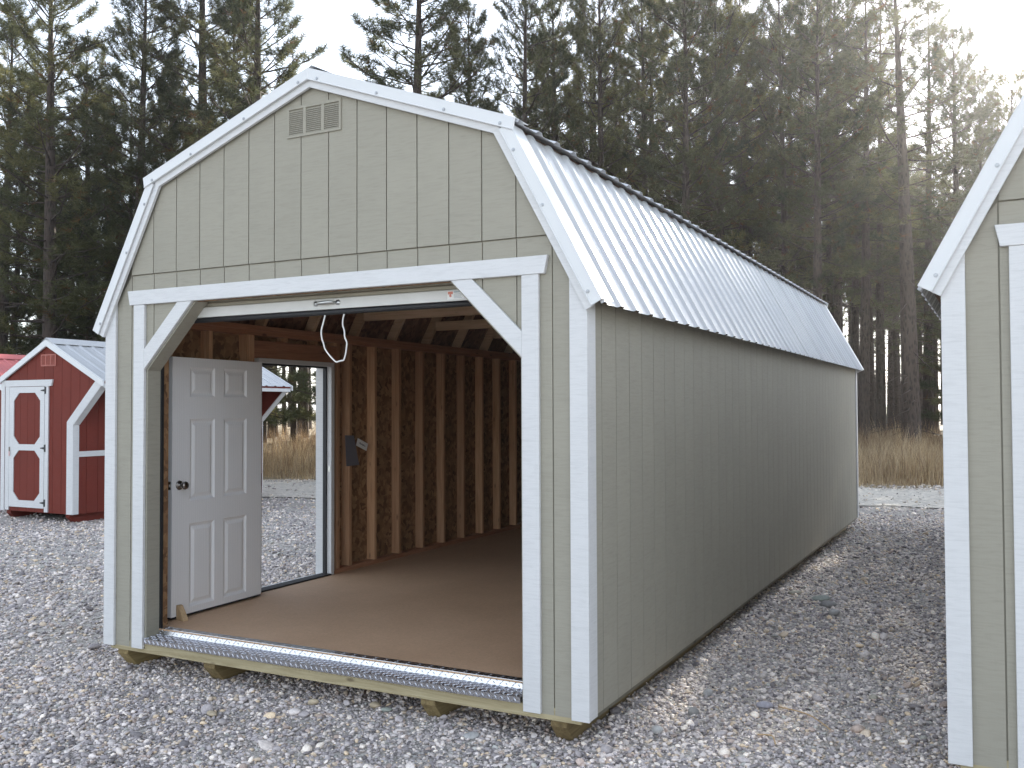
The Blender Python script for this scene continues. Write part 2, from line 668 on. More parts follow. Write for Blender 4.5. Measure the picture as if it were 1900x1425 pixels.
def road_mesh():
    ds = np.array([0, 0.25, 0.5, 0.75, 1.0])

    def xy(S, D):
        lo = -4.2 + 0.55 * wob(S, 0.8) + 0.12 * wob(S, 3.1)
        hi = -0.35 + 0.25 * wob(S + 9, 1.3)
        return line_xy(S, lo + (hi - lo) * D)
    return grid_mesh('road', ss, ds, lambda S, D: 0.012 + 0.006 * np.sin(S * 2.1) * np.sin(D * 9), xy)


road = put('road', road_mesh(), M['road'])
road['kind'] = 'structure'
fd = np.concatenate([[-0.6, -0.3, 0.0], np.arange(0.4, 12, 0.5), [14, 18, 24, 34, 50, 80, 150, 400, 1200, 2400]])


def f_h(S, D):
    return np.where(D < 0, -0.03 + (D + 0.6) * 0.075, 0.015 + field_h(S, D))


field = put('field', grid_mesh('field', ss, fd, f_h, lambda S, D: line_xy(S, D + np.where(D < 5, 0.3 * wob(S, 1.7), 0))), M['field'])
field['kind'] = 'structure'


def ground_at(x, y):
    d = (x - LP[0]) * LN[0] + (y - LP[1]) * LN[1]
    s = (x - LP[0]) * LT[0] + (y - LP[1]) * LT[1]
    return float(0.015 + field_h(np.float64(s), np.float64(d))) if d > 0 else 0.0


# ------------------------------------------------------------------ thin fog volume added to imitate the lens glare near the sun
def glare_veil():
    m = bpy.data.materials.new('glare_veil')
    m.use_nodes = True
    n = m.node_tree
    n.nodes.clear()
    o = n.nodes.new('ShaderNodeOutputMaterial')
    p = n.nodes.new('ShaderNodeVolumePrincipled')
    p.inputs['Color'].default_value = (0.92, 0.92, 0.94, 1)
    p.inputs['Density'].default_value = GLARE_DENSITY
    p.inputs['Anisotropy'].default_value = 0.7
    n.links.new(p.outputs[0], o.inputs['Volume'])
    ob = MB().box(-2600, 2600, -2600, 2600, -1.2, 24).build('glare_veil', m)
    ob['kind'] = 'stuff'
    ob['label'] = 'added thin fog volume imitating the lens glare around the sun'


GLARE_DENSITY = 0.0007
glare_veil()

# ------------------------------------------------------------------ the gambrel shed
G = 0.2032                     # siding board pitch
HS = 1.722                     # half width to the siding face
HT = 1.737                     # half width to the trim face
LEN = 9.69
EAVE, KNEE, PEAK = (1.826, 2.221), (1.353, 3.184), (0.0, 3.673)
KLOW = (1.345, 3.110)
SU = (KNEE[1] - PEAK[1]) / KNEE[0]
SLO = (EAVE[1] - KLOW[1]) / (EAVE[0] - KLOW[0])
CU = math.cos(math.atan(SU))
CL = math.cos(math.atan(SLO))


def up_z(x, off=0.0):
    return PEAK[1] + SU * abs(x) - off / CU


def lo_z(x, off=0.0):
    return EAVE[1] + SLO * (abs(x) - EAVE[0]) - off / CL


def prof(x, off):
    return min(up_z(x, off), lo_z(x, off))


def knee_x(off):
    # where the two offset lines cross
    a = PEAK[1] - off / CU
    b = EAVE[1] - SLO * EAVE[0] - off / CL
    return (b - a) / (SU - SLO)


_b = EAVE[1] - SLO * EAVE[0]
KUP = ((_b - (PEAK[1] - 0.030 / CU)) / (SU - SLO), 0)
KUP = (KUP[0], SU * KUP[0] + PEAK[1] - 0.030 / CU)
OPEN = 1.372


def open_z(x):
    d = OPEN - abs(x)
    return 0.15 if d <= 0 else min(2.373, 1.952 + d)


def gable_strip(x0, x1, lo, off, zb=None):
    """outline of the front wall between x0 and x1, from lo(x) up to the roof"""
    kx = knee_x(off)
    tops = sorted([x for x in (-kx, 0.0, kx) if x0 < x < x1] + [x0, x1])
    brk = [-OPEN, -OPEN + 0.421, OPEN - 0.421, OPEN]
    bots = sorted([x for x in brk if x0 < x < x1] + [x0, x1])
    pts = []
    if zb is not None:
        pts += [(x0, zb), (x1, zb)]
    else:
        for x in bots:
            if abs(abs(x) - OPEN) < 1e-9:
                a, b = (0.15, 1.952) if x < 0 else (1.952, 0.15)
                pts += [(x, a), (x, b)] if x not in (x0, x1) else [(x, b if (x < 0) == (x == x0) else a)]
            else:
                pts.append((x, lo(x)))
    for x in reversed(tops):
        pts.append((x, prof(x, off)))
    return pts


RIB = 0.2286


def rib_profile(w0, w1):
    """(y, h) across a roof sheet"""
    pts = [(w0, 0.0035)]
    k = math.ceil((w0 - 0.03) / RIB)
    while k * RIB < w1 + 0.03:
        c = k * RIB
        for dy, h in ((-0.042, 0.0035), (-0.019, 0.019), (0.019, 0.019), (0.042, 0.0035), (0.090, 0.0035), (0.096, 0.0055), (0.102, 0.0035), (0.127, 0.0035), (0.133, 0.0055), (0.139, 0.0035)):
            if w0 < c + dy < w1:
                pts.append((c + dy, h))
        k += 1
    pts.append((w1, 0.0035))
    return pts


def roof_sheet(a, b, w0, w1):
    """corrugated sheet from point a (top, x,z) to b (bottom); rib tops on the line a-b; 1.5 mm steel"""
    a, b = np.array(a), np.array(b)
    d = (b - a) / np.linalg.norm(b - a)
    nrm = np.array([-d[1], d[0]])
    if nrm[1] < 0:
        nrm = -nrm
    mb = MB()
    pr = rib_profile(w0, w1)
    n = len(pr)
    for t in (0, 1):
        for th in (0.0, -0.0015):
            for y, h in pr:
                p = (a if t == 0 else b) + nrm * (h - 0.019 + th)
                mb.v.append((p[0], y, p[1]))
    T0, B0, T1, B1 = 0, n, 2 * n, 3 * n
    for i in range(n - 1):
        mb.f.append((T0 + i, T0 + i + 1, T1 + i + 1, T1 + i))
        mb.f.append((B0 + i + 1, B0 + i, B1 + i, B1 + i + 1))
        mb.f.append((T0 + i + 1, T0 + i, B0 + i, B0 + i + 1))
        mb.f.append((T1 + i, T1 + i + 1, B1 + i + 1, B1 + i))
    for i in (0, n - 1):
        mb.f.append((T0 + i, T1 + i, B1 + i, B0 + i))
    return mb


def offs(p, d, off):
    """point p moved off below a roof line of direction d (x,z)"""
    nrm = np.array([-d[1], d[0]])
    if nrm[1] > 0:
        nrm = -nrm
    return tuple(np.array(p) + nrm * off)


def rake_polys(sx, o0, o1):
    """upper and lower bands between offsets o0 and o1 below the roof line, side sx"""
    kx0, kx1 = knee_x(o0), knee_x(o1)
    dl = np.array([EAVE[0] - KLOW[0], EAVE[1] - KLOW[1]])
    dl /= np.linalg.norm(dl)
    e0, e1 = offs(EAVE, dl, o0), offs(EAVE, dl, o1)
    up = [(0, up_z(0, o0)), (kx0, up_z(kx0, o0)), (kx1, up_z(kx1, o1)), (0, up_z(0, o1))]
    low = [(kx0, up_z(kx0, o0)), e0, e1, (kx1, up_z(kx1, o1))]
    return [[(sx * x, z) for x, z in q] for q in (up, low)]


def screw(mb, p, nrm, r=0.0075):
    mb.lathe([(0, r * 1.3), (0.002, r * 1.3), (0.0022, r * 0.8), (0.006, r * 0.7), (0.0065, 0.0)], p, nrm, 6)


def gambrel_shed(name, label, loc, detailed):
    S = thing(name, label, 'shed', loc)
    # ---- base
    for x in (-1.632, -0.86, 0.755, 1.54):
        MB().prism([(0.05, 0.12), (0.05, 0.078), (0.13, -0.012), (LEN - 0.1, -0.012), (LEN - 0.03, 0.06), (LEN - 0.03, 0.12)], 'x', x - 0.047, x + 0.047).build('skid', M['treated_y'], S, bevel=0.003)
    MB().box(-1.69, 1.685, 0.0012, 0.038, 0.122, 0.188).build('rim_joist', M['treated'], S, bevel=0.003)
    for sx in (-1, 1):
        MB().box(*sorted((sx * 1.672, sx * 1.71)), 0.04, LEN - 0.01, 0.122, 0.218).build('rim_joist', M['rim'], S)
    MB().box(-1.69, 1.69, LEN - 0.05, LEN - 0.012, 0.122, 0.218).build('rim_joist', M['treated'], S)
    MB().box(-1.668, 1.668, 0.105, LEN - 0.055, 0.225, 0.26).build('floor', M['floor'], S)
    # ---- front wall: backing sheet with each siding board between the grooves
    kx = knee_x(0.05)
    body = gable_strip(-HS + 0.006, HS - 0.006, open_z, 0.05)
    fw = MB().prism(body, 'y', 0.0075, 0.016).build('front_wall', M['groove'], S)
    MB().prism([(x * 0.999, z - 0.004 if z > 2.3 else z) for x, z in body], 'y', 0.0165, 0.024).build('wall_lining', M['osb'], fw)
    xs = sorted([-1.3052 + G * k for k in range(-2, 15) if abs(-1.3052 + G * k) < HS - 0.03] + [-HS, HS])
    gr = 0.0034
    for x0, x1 in zip(xs[:-1], xs[1:]):
        a, b = x0 + gr, x1 - gr
        # lower row of boards, up to the horizontal joint
        low = gable_strip(a, b, open_z, 0.05)
        low = [(x, min(z, 2.566)) for x, z in low]
        MB().prism(low, 'y', 0.0, 0.0075).build('siding_board', M['tan'], fw)
        if prof((a + b) / 2, 0.05) > 2.60:
            aa, bb = a, b
            if prof(aa, 0.05) < 2.575:
                aa = -(EAVE[0] + (2.575 + 0.05 / CL - EAVE[1]) / SLO)
            if prof(bb, 0.05) < 2.575:
                bb = EAVE[0] + (2.575 + 0.05 / CL - EAVE[1]) / SLO
            upb = gable_strip(aa, bb, None, 0.05, 2.573)
            MB().prism(upb, 'y', -0.007, 0.0075).build('siding_board', M['tan'], fw)
    # ---- side walls
    door_y0, door_y1, door_z1 = 1.27, 2.255, 2.075
    ys = [0.0] + [0.2029 + G * k for k in range(0, 47) if 0.2029 + G * k < LEN - 0.05] + [LEN]
    for sx in (-1, 1):
        cut = detailed and sx < 0
        mb, li = MB(), MB()
        spans = [(0.017, LEN - 0.017, 0.15, 2.235)]
        if cut:
            spans = [(0.017, door_y0, 0.15, 2.235), (door_y1, LEN - 0.017, 0.15, 2.235), (door_y0, door_y1, door_z1, 2.235)]
        for y0, y1, z0, z1 in spans:
            mb.box(*sorted((sx * (HS - 0.0125), sx * (HS - 0.007))), y0, y1, z0, z1)
            li.box(*sorted((sx * (HS - 0.019), sx * (HS - 0.013))), max(y0, 0.025), min(y1, LEN - 0.025), z0 + 0.11, z1 + 0.10)
        sw = mb.build('side_wall', M['groove'], S)
        li.build('wall_lining', M['osb'], sw)
        full = None
        for y0, y1 in zip(ys[:-1], ys[1:]):
            pcs = [(y0, y1, 0.15, 2.232)]
            if cut and y1 > door_y0 and y0 < door_y1:
                pcs = [(y0, y1, door_z1, 2.232)]
                if y0 < door_y0:
                    pcs.append((y0, door_y0 - 0.003, 0.15, door_z1))
                if y1 > door_y1:
                    pcs.append((door_y1 + 0.003, y1, 0.15, door_z1))
            for a, b, z0, z1 in pcs:
                w = b - a
                if len(pcs) == 1 and not (cut and z0 > 1) and abs(w - G) < 1e-6:
                    if full is None:
                        full = MB().box(*sorted((sx * (HS - 0.007), sx * HS)), gr, G - gr, 0.15, 2.232).mesh('siding_board')
                    put('siding_board', full, M['tan'], sw, loc=(0, a, 0))
                else:
                    MB().box(*sorted((sx * (HS - 0.007), sx * HS)), a + gr, b - gr, z0, z1).build('siding_board', M['tan'], sw)
    back = [(-HS, 0.15), (HS, 0.15)] + [(x, prof(x, 0.05)) for x in (HS, kx, 0, -kx, -HS)]
    MB().prism(back, 'y', LEN - 0.016, LEN).build('back_wall', M['tan'], S)
    MB().prism([(x * 0.985, z - 0.01 if z > 1 else 0.262) for x, z in back], 'y', LEN - 0.024, LEN - 0.0165).build('wall_lining', M['osb'], S)
    # ---- trim
    for sx in (-1, 1):
        x0, x1 = 1.640, HT
        poly = [(sx * x0, 0.145), (sx * x1, 0.145), (sx * x1, lo_z(x1, 0.075)), (sx * x0, lo_z(x0, 0.075))]
        MB().prism(poly, 'y', -0.020, -0.0005).build('corner_trim', M['white'], S, bevel=0.002)
        MB().box(*sorted((sx * (HS + 0.0005), sx * HT)), 0.0, 0.088, 0.148, 2.222).build('corner_trim', M['white'], S, bevel=0.002)
        MB().box(*sorted((sx * (HS + 0.0005), sx * HT)), LEN - 0.07, LEN + 0.018, 0.148, 2.222).build('corner_trim', M['white'], S)
        MB().box(*sorted((sx * OPEN, sx * 1.470)), -0.021, -0.0005, 0.152, 2.3725).build('jamb_trim', M['white'], S, bevel=0.002)
        MB().prism([(sx * (OPEN + 0.0), 1.952), (sx * (OPEN + 0.0), 2.083), (sx * 1.078, 2.3725), (sx * 0.949, 2.3725)], 'y', -0.0215, -0.0005).build('brace_trim', M['white'], S, bevel=0.002)
        # returns of the opening, lined with siding
        MB().box(*sorted((sx * 1.359, sx * 1.3715)), 0.0005, 0.105, 0.19, 1.945).build('opening_return', M['tan'], S)
        MB().prism([(sx * 1.3715, 1.9515), (sx * 0.9505, 2.3725), (sx * 0.9335, 2.3725), (sx * 1.3715, 1.9345)], 'y', 0.0005, 0.105).build('opening_return', M['tan'], S)
    MB().prism([(-1.503, 2.373), (1.503, 2.373), (1.523, 2.466), (-1.523, 2.466)], 'y', -0.026, -0.0005).build('header_trim', M['white'], S, bevel=0.002)
    # ---- gable vent
    vent = MB()
    vx0, vx1, vz0, vz1 = -0.187, 0.212, 3.293, 3.478
    vent.box(vx0, vx1, -0.016, -0.0075, vz0, vz0 + 0.014).box(vx0, vx1, -0.016, -0.0075, vz1 - 0.018, vz1)
    cols = [(-0.170, -0.066), (-0.044, 0.068), (0.090, 0.196)]
    edges = [vx0] + [c for ab in cols for c in ab] + [vx1]
    for i in range(0, 8, 2):
        vent.box(edges[i], edges[i + 1], -0.016, -0.0075, vz0 + 0.014, vz1 - 0.018)
    vo = vent.build('gable_vent', M['tan'], S, bevel=0.001)
    MB().box(vx0 + 0.01, vx1 - 0.01, -0.0074, -0.0071, vz0 + 0.01, vz1 - 0.01).build('vent_backing', M['groove'], vo)
    for a, b in cols:
        lm = MB()
        for k in range(13):
            z = vz0 + 0.02 + k * 0.0113
            lm.obox(((a + b) / 2, -0.0115, z), ((b - a) / 2, 0, 0), (0, 0.0035, 0.0042), (0, -0.0006, 0.0012))
        lm.build('louver', M['tan'], vo)
    # ---- roof
    roof = MB()
    for sx in (-1, 1):
        k0, k1 = knee_x(0.024), knee_x(0.036)
        roof.prism([(sx * x, z) for x, z in ((0, up_z(0, 0.024)), (k0, up_z(k0, 0.024)), (k1, up_z(k1, 0.036)), (0, up_z(0, 0.036)))], 'y', 0.0, LEN)
        roof.prism([(sx * x, z) for x, z in ((k0, up_z(k0, 0.024)), (1.79, lo_z(1.79, 0.024)), (1.78, lo_z(1.78, 0.036)), (k1, up_z(k1, 0.036)))], 'y', 0.0, LEN)
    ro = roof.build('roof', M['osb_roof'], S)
    edges_y = [-0.03] + [0.9144 * k - 0.03 for k in range(1, 11)] + [LEN + 0.03]
    sc_mb = MB()
    nu = np.array([-SU, 1.0])
    nu /= np.linalg.norm(nu)
    nl = np.array([-SLO, 1.0])
    nl /= np.linalg.norm(nl)
    for sx in (-1, 1):
        for y0, y1 in zip(edges_y[:-1], edges_y[1:]):
            lowb = (sx * (EAVE[0] + 0.006), EAVE[1] + SLO * 0.006)
            roof_sheet((sx * KUP[0], KUP[1]), lowb, y0, y1).build('roof_panel', M['metal_white'], ro)
            roof_sheet((sx * 0.012, up_z(0.012)), (sx * (KNEE[0] + 0.012), up_z(KNEE[0] + 0.012)), y0, y1).build('roof_panel', M['metal_white'], ro)
        if sx > 0 or not detailed:
            for k in range(0, 43):
                for fr in (0.10, 0.52, 0.93):
                    x = KLOW[0] + (EAVE[0] - KLOW[0]) * fr
                    p = np.array([x, lo_z(x)]) - nl * 0.0155
                    screw(sc_mb, (sx * p[0], k * RIB + 0.060, p[1]), (sx * nl[0], 0, nl[1]))
    cap = MB()
    for sx in (-1, 1):
        o1 = [(0, up_z(0) + 0.030), (sx * 0.16, up_z(0.16) + 0.010), (sx * 0.16, up_z(0.16) + 0.007), (0, up_z(0) + 0.027)]
        cap.prism(o1, 'y', -0.02, LEN + 0.03)
    cap.build('ridge_cap', M['metal_trim'], ro)
    MB().prism([(-0.12, up_z(0.12) + 0.003), (0.12, up_z(0.12) + 0.003), (0, up_z(0) + 0.026)], 'y', 0.03, 0.06).build('ridge_closure', M['black'], ro)
    # ---- rakes, front and back
    for yf, d in ((0.0, -1), (LEN, 1)):
        fas, met = MB(), MB()
        for sx in (-1, 1):
            for q in rake_polys(sx, 0.058, 0.1006):
                fas.prism(q, 'y', *sorted((yf + d * 0.0215, yf + d * 0.040)))
            dl = np.array([EAVE[0] - KLOW[0], EAVE[1] - KLOW[1]])
            dl /= np.linalg.norm(dl)
            e0, e1 = EAVE, offs(EAVE, dl, 0.060)
            t1 = offs(KUP, dl, 0.060)
            lowq = [KUP, e0, e1, t1]
            upq = [(0, up_z(0)), KNEE, (KNEE[0] - 0.012, up_z(KNEE[0] - 0.012, 0.064)), (0, up_z(0, 0.060))]
            for q, yy in ((lowq, 0.050), (upq, 0.056)):
                q = [(sx * x, z) for x, z in q]
                met.prism(q, 'y', *sorted((yf + d * (0.0413 if yy < 0.055 else 0.0407), yf + d * yy)))
            # top flanges folded over the sheets
            for (p, r_), yy in (((KUP, EAVE), 0.050), (((0, PEAK[1]), KNEE), 0.056)):
                dd = np.array(r_) - np.array(p)
                dd /= np.linalg.norm(dd)
                q = [p, r_, offs(r_, dd, -0.003), offs(p, dd, -0.003)]
                met.prism([(sx * x, z) for x, z in q], 'y', *sorted((yf + d * yy, yf - d * 0.105)))
            # hem bead along the lower edge of the metal
            met.tube([(sx * t1[0], yf + d * 0.051, t1[1]), (sx * e1[0], yf + d * 0.051, e1[1])], 0.004, 6)
            met.tube([(0, yf + d * 0.057, up_z(0, 0.06)), (sx * (KNEE[0] - 0.012), yf + d * 0.057, up_z(KNEE[0] - 0.012, 0.06))], 0.004, 6)
            if d < 0:
                for fr in (0.08, 0.42, 0.93):
                    x = KLOW[0] + (EAVE[0] - KLOW[0]) * fr
                    p = offs((x, lo_z(x)), dl, 0.044)
                    screw(sc_mb, (sx * p[0], -0.050, p[1]), (0, -1, 0), 0.008)
                for x in (0.07, 0.49, 0.93, 1.27):
                    screw(sc_mb, (sx * x, -0.056, up_z(x, 0.046)), (0, -1, 0), 0.008)
        fas.build('rake_fascia', M['white'], S)
        met.build('rake_trim', M['metal_trim'], S, bevel=0.0012)
    so = sc_mb.build('roof_screws', M['galv'], ro)
    so['kind'] = 'stuff'
    if not detailed:
        # the roll-up door is down
        rd = MB()
        pts = []
        for k in range(40):
            z = 0.20 + k * 0.056
            pts += [(0.13, z), (0.118, z + 0.012), (0.118, z + 0.03), (0.13, z + 0.042)]
        pts += [(0.14, 2.45), (0.14, 0.20)]
        rd.prism(pts, 'x', -1.37, 1.37).build('rollup_door', M['curtain'], S)
        MB().box(-1.355, 1.355, -0.02, 0.1, 0.19, 0.215).build('threshold_plate', M['alu'], S)
        return S

    # ================================================= open front: inside and fittings
    # ---- roll-up door, bottom bar just below the header
    pts = [(0.118, 2.344), (0.112, 2.350), (0.112, 2.366), (0.124, 2.372), (0.112, 2.380), (0.112, 2.400), (0.124, 2.406), (0.112, 2.414), (0.112, 2.44), (0.124, 2.446), (0.124, 2.62), (0.136, 2.62), (0.136, 2.344)]
    rd = MB().prism(pts, 'x', -1.366, 1.366).build('rollup_door', M['curtain'], S)
    MB().prism([(0.098, 2.279), (0.098, 2.340), (0.104, 2.3438), (0.138, 2.3438), (0.138, 2.279)], 'x', -1.362, 1.362).build('bottom_bar', M['bar'], rd, bevel=0.001)
    MB().tube([(-1.362, 0.118, 2.262), (1.362, 0.118, 2.262)], 0.0165, 10).build('rubber_seal', M['black'], rd, True)
    hd = MB().tube([(-0.045, 0.092, 2.314), (-0.028, 0.074, 2.316), (0.0, 0.068, 2.316), (0.05, 0.068, 2.317), (0.075, 0.074, 2.317), (0.092, 0.092, 2.316)], [0.006, 0.008, 0.0095, 0.0095, 0.008, 0.006], 10)
    for x in (-0.058, 0.104):
        hd.lathe([(0, 0.017), (0.004, 0.016), (0.005, 0.008), (0.009, 0.006), (0.0095, 0.0)], (x, 0.098, 2.315), (0, -1, 0), 14)
    hd.build('pull_handle', M['chrome'], rd, True)
    st = MB().box(0.856, 0.965, 0.0965, 0.0979, 2.288, 2.334).build('sticker', M['paper'], rd)
    MB().box(0.860, 0.892, 0.0958, 0.0964, 2.316, 2.331).prism([(0.872, 2.316), (0.880, 2.316), (0.885, 2.304), (0.874, 2.300), (0.868, 2.308)], 'y', 0.0958, 0.0964).build('sticker', M['redink'], rd)
    tx = MB()
    tx.box(0.897, 0.935, 0.0958, 0.0964, 2.324, 2.331)
    for k in range(4):
        tx.box(0.898, 0.95 - 0.008 * (k % 2), 0.0958, 0.0964, 2.294 + k * 0.007, 2.2965 + k * 0.007)
    tx.build('sticker', M['greyink'], rd)
    for sx in (-1, 1):
        MB().box(*sorted((sx * 1.346, sx * 1.392)), 0.1065, 0.124, 0.262, 2.36).build('door_track', M['black'], S)
    # ---- tread plate: lip, flat, rise; raised diamonds
    TX = 1.358
    tp = MB().prism([(-0.024, 0.190), (-0.024, 0.2215), (0.098, 0.2235), (0.108, 0.262), (0.160, 0.264), (0.160, 0.2605), (0.112, 0.2602), (0.101, 0.2195), (-0.021, 0.2185), (-0.021, 0.190)], 'x', -TX, TX).build('threshold_plate', M['alu'], S)
    dm = MB()

    def lug(c, along, across, nrm):
        c, along, across, nrm = map(np.array, (c, along, across, nrm))
        i = len(dm.v)
        dm.v += [tuple(c - along), tuple(c + across), tuple(c + along), tuple(c - across), tuple(c - along * 0.6 + nrm), tuple(c + along * 0.6 + nrm)]
        dm.f += [(i, i + 4, i + 3), (i, i + 1, i + 4), (i + 1, i + 2, i + 5), (i + 1, i + 5, i + 4), (i + 2, i + 3, i + 5), (i + 3, i + 4, i + 5)]
    s2 = math.sqrt(0.5)
    for k in range(72):
        x = -TX + 0.016 + k * 0.0376
        sgn = 1 if k % 2 else -1
        lug((x, -0.0241, 0.2065), (-0.0105, 0, 0.0125), (0.0034, 0, 0.0028), (0, -0.0036, 0))
        lug((x + 0.0188, -0.0241, 0.1985), (0.0085, 0, 0.0070), (-0.0022, 0, 0.0026), (0, -0.0034, 0))
        for r_ in range(5):
            y = -0.010 + r_ * 0.0245
            g2 = sgn * (1 if r_ % 2 else -1)
            lug((x, y, 0.2226 + (y + 0.02) * 0.016), (0.0135 * s2 * 1.3, 0.0135 * s2 * 1.1 * g2, 0), (-0.0034 * s2 * g2, 0.0034 * s2, 0), (0, 0, 0.0032))
        for z_ in (0.236, 0.250):
            lug((x + 0.014 * (z_ > 0.24), 0.0985 + (z_ - 0.2235) * 0.26, z_), (0.0085, 0.002, 0.0085 * sgn), (-0.0021, 0.0005, 0.0021 * sgn), (0, -0.0036, 0.001))
        for r_ in range(2):
            lug((x, 0.122 + r_ * 0.0245, 0.2632), (0.012 * s2, 0.012 * s2 * sgn, 0), (-0.0026 * s2 * sgn, 0.0026 * s2, 0), (0, 0, 0.002))
    do = dm.build('tread_diamonds', M['alu'], tp)
    do['kind'] = 'stuff'
    # ---- left wall framing
    XI = -1.614                                   # inner face of the studs
    def stud(y, z0=0.30, z1=2.27, w=0.038):
        MB().box(-1.702, XI, y - w / 2, y + w / 2, z0, z1).build('stud', M['stud'], S, bevel=0.0015)
    MB().box(-1.702, XI - 0.0006, 0.03, door_y0 - 0.02, 0.2605, 0.299).build('bottom_plate', M['plate_y'], S)
    MB().box(-1.702, XI - 0.0006, door_y1 + 0.002, LEN - 0.03, 0.2605, 0.299).build('bottom_plate', M['plate_y'], S)
    MB().box(-1.702, XI + 0.0006, 0.03, LEN - 0.03, 2.271, 2.308).build('top_plate', M['plate_y'], S)
    MB().box(-1.702, XI + 0.012, 0.03, LEN - 0.03, 2.309, 2.346).build('top_plate', M['plate_y'], S)
    y = 2.85
    while y < LEN - 0.1:
        stud(y + 0.004 * math.sin(y * 9))
        y += 0.4064
    for y in (2.474, 2.30, 1.235, 1.195, 0.80, 0.40, 0.05):
        stud(y)
    stud(2.262, 2.24, 2.27)
    for y in (1.62, 2.0):
        stud(y, 2.235, 2.27)
    MB().box(-1.702, XI - 0.002, 1.256, 2.279, 2.092, 2.232).build('door_header', M['plate_y'], S, bevel=0.0015)
    # right wall framing, mostly out of sight
    MB().box(1.614, 1.702, 0.03, LEN - 0.03, 0.2605, 0.299).build('bottom_plate', M['plate_y'], S)
    MB().box(1.602, 1.702, 0.03, LEN - 0.03, 2.271, 2.346).build('top_plate', M['plate_y'], S)
    rs = MB().box(1.6146, 1.702, -0.019, 0.019, 0.30, 2.27).mesh('stud')
    y = 0.05
    while y < LEN:
        put('stud', rs, M['stud'], S, loc=(0, y, 0))
        y += 0.4064
    # front corner framing either side of the opening
    for sx in (-1, 1):
        for x in (1.41, 1.66):
            MB().box(*sorted((sx * (x - 0.017), sx * (x + 0.017))), 0.1245 if x < 1.5 else 0.0245, 0.205, 0.262, 2.27).build('stud', M['osb'], S)
    # ---- rafters and ties
    for i in range(16):
        y = 0.16 + i * 0.6025
        if y > LEN - 0.08:
            break
        for sx in (-1, 1):
            # lower leg: from the plate to the knee
            o0, o1 = 0.037, 0.126
            k0, k1 = knee_x(o0), knee_x(o1)
            xb = 1.70
            q = [(k0, up_z(k0, o0)), (xb, lo_z(xb, o0)), (xb, 2.3465)]
            xq = EAVE[0] + (2.3465 + o1 / CL - EAVE[1]) / SLO
            q += [(xq, 2.3465), (k1, up_z(k1, o1))]
            MB().prism([(sx * x, z) for x, z in q], 'y', y - 0.019, y + 0.019).build('rafter', M['joist_x'], S, bevel=0.0015)
            q = [(0.0, up_z(0, o0)), (k0 - 0.002, up_z(k0 - 0.002, o0)), (k1 - 0.002, up_z(k1 - 0.002, o1)), (0.0, up_z(0, o1))]
            MB().prism([(sx * x, z) for x, z in q], 'y', y - 0.019, y + 0.019).build('rafter', M['joist_x'], S)
        if i % 2 == 0 and i > 0:
            MB().box(-1.50, 1.50, y - 0.058, y - 0.0195, 2.478, 2.567).build('tie_beam', M['joist_x'], S, bevel=0.0015)
    # ---- side door: frame and leaf swung in
    fr = MB()
    fr.box(-1.775, -1.604, 2.190, 2.232, 0.235, 2.058)
    fr.box(-1.775, -1.604, 1.290, 1.330, 0.235, 2.058)
    fr.box(-1.775, -1.604, 1.290, 2.232, 2.0585, 2.094)
    fr.box(-1.772, -1.722, 2.2325, 2.300, 0.16, 2.15).box(-1.772, -1.722, 1.215, 1.2895, 0.16, 2.15).box(-1.773, -1.723, 1.20, 2.315, 2.1505, 2.22)
    df = fr.build('door_frame', M['white'], S, bevel=0.0015)
    MB().box(-1.684, -1.650, 2.1745, 2.1895, 0.262, 2.05).box(-1.684, -1.650, 1.3305, 2.1895, 2.043, 2.058).build('weatherstrip', M['black'], df)
    MB().box(-1.79, -1.70, 1.331, 2.189, 0.225, 0.252).build('sill', M['metal_trim'], df)
    MB().box(-1.6995, -1.60, 1.331, 2.1895, 0.245, 0.272).build('threshold', M['black'], df)
    MB().box(-1.6485, -1.612, 2.1872, 2.1897, 1.148, 1.20).build('strike_plate', M['chrome'], df)
    # leaf in its own frame: x along the width from the latch edge, y out of the room-side face, z up
    P0, P1 = Vector((-1.455, 0.293, 0)), Vector((-1.496, 1.204, 0))
    ang = math.atan2(P1.y - P0.y, P1.x - P0.x)
    dw, dz0, dz1 = 0.912, 0.281, 2.052
    lv = bpy.data.objects.new('tmp', None)
    lf = MB()
    xe = [0.0, 0.165, 0.41, 0.502, 0.747, dw]
    ze = [dz0, 0.325, 0.900, 1.058, 1.625, 1.780, 1.988, dz1]
    hole = {(1, 1), (3, 1), (1, 3), (3, 3), (1, 5), (3, 5)}
    # local y: 0 on the room face, negative into the room is -y (face looks to -y)
    def V(x, y, z):
        lf.v.append((x, y, z))
        return len(lf.v) - 1

    def quad(*p):
        lf.f.append(tuple(V(*q) for q in p))
    panels = []
    for i in range(5):
        for j in range(7):
            x0, x1, z0, z1 = xe[i], xe[i + 1], ze[j], ze[j + 1]
            if (i, j) in hole:
                panels.append((x0, x1, z0, z1))
                # moulding: ogee down, flat ring, raised slope up to the field
                rings = [(0.0, 0.0), (0.006, 0.004), (0.016, 0.010), (0.026, 0.011), (0.046, 0.003), (0.050, 0.002)]
                prev = None
                for ins, dep in rings:
                    c = [(x0 + ins, dep, z0 + ins), (x1 - ins, dep, z0 + ins), (x1 - ins, dep, z1 - ins), (x0 + ins, dep, z1 - ins)]
                    if prev:
                        for k in range(4):
                            quad(prev[k], prev[(k + 1) % 4], c[(k + 1) % 4], c[k])
                    prev = c
                quad(*prev)
            else:
                quad((x0, 0, z0), (x1, 0, z0), (x1, 0, z1), (x0, 0, z1))
    t = 0.044
    quad((0, t, dz0), (0, t, dz1), (dw, t, dz1), (dw, t, dz0))
    quad((0, 0, dz0), (0, 0, dz1), (0, t, dz1), (0, t, dz0))
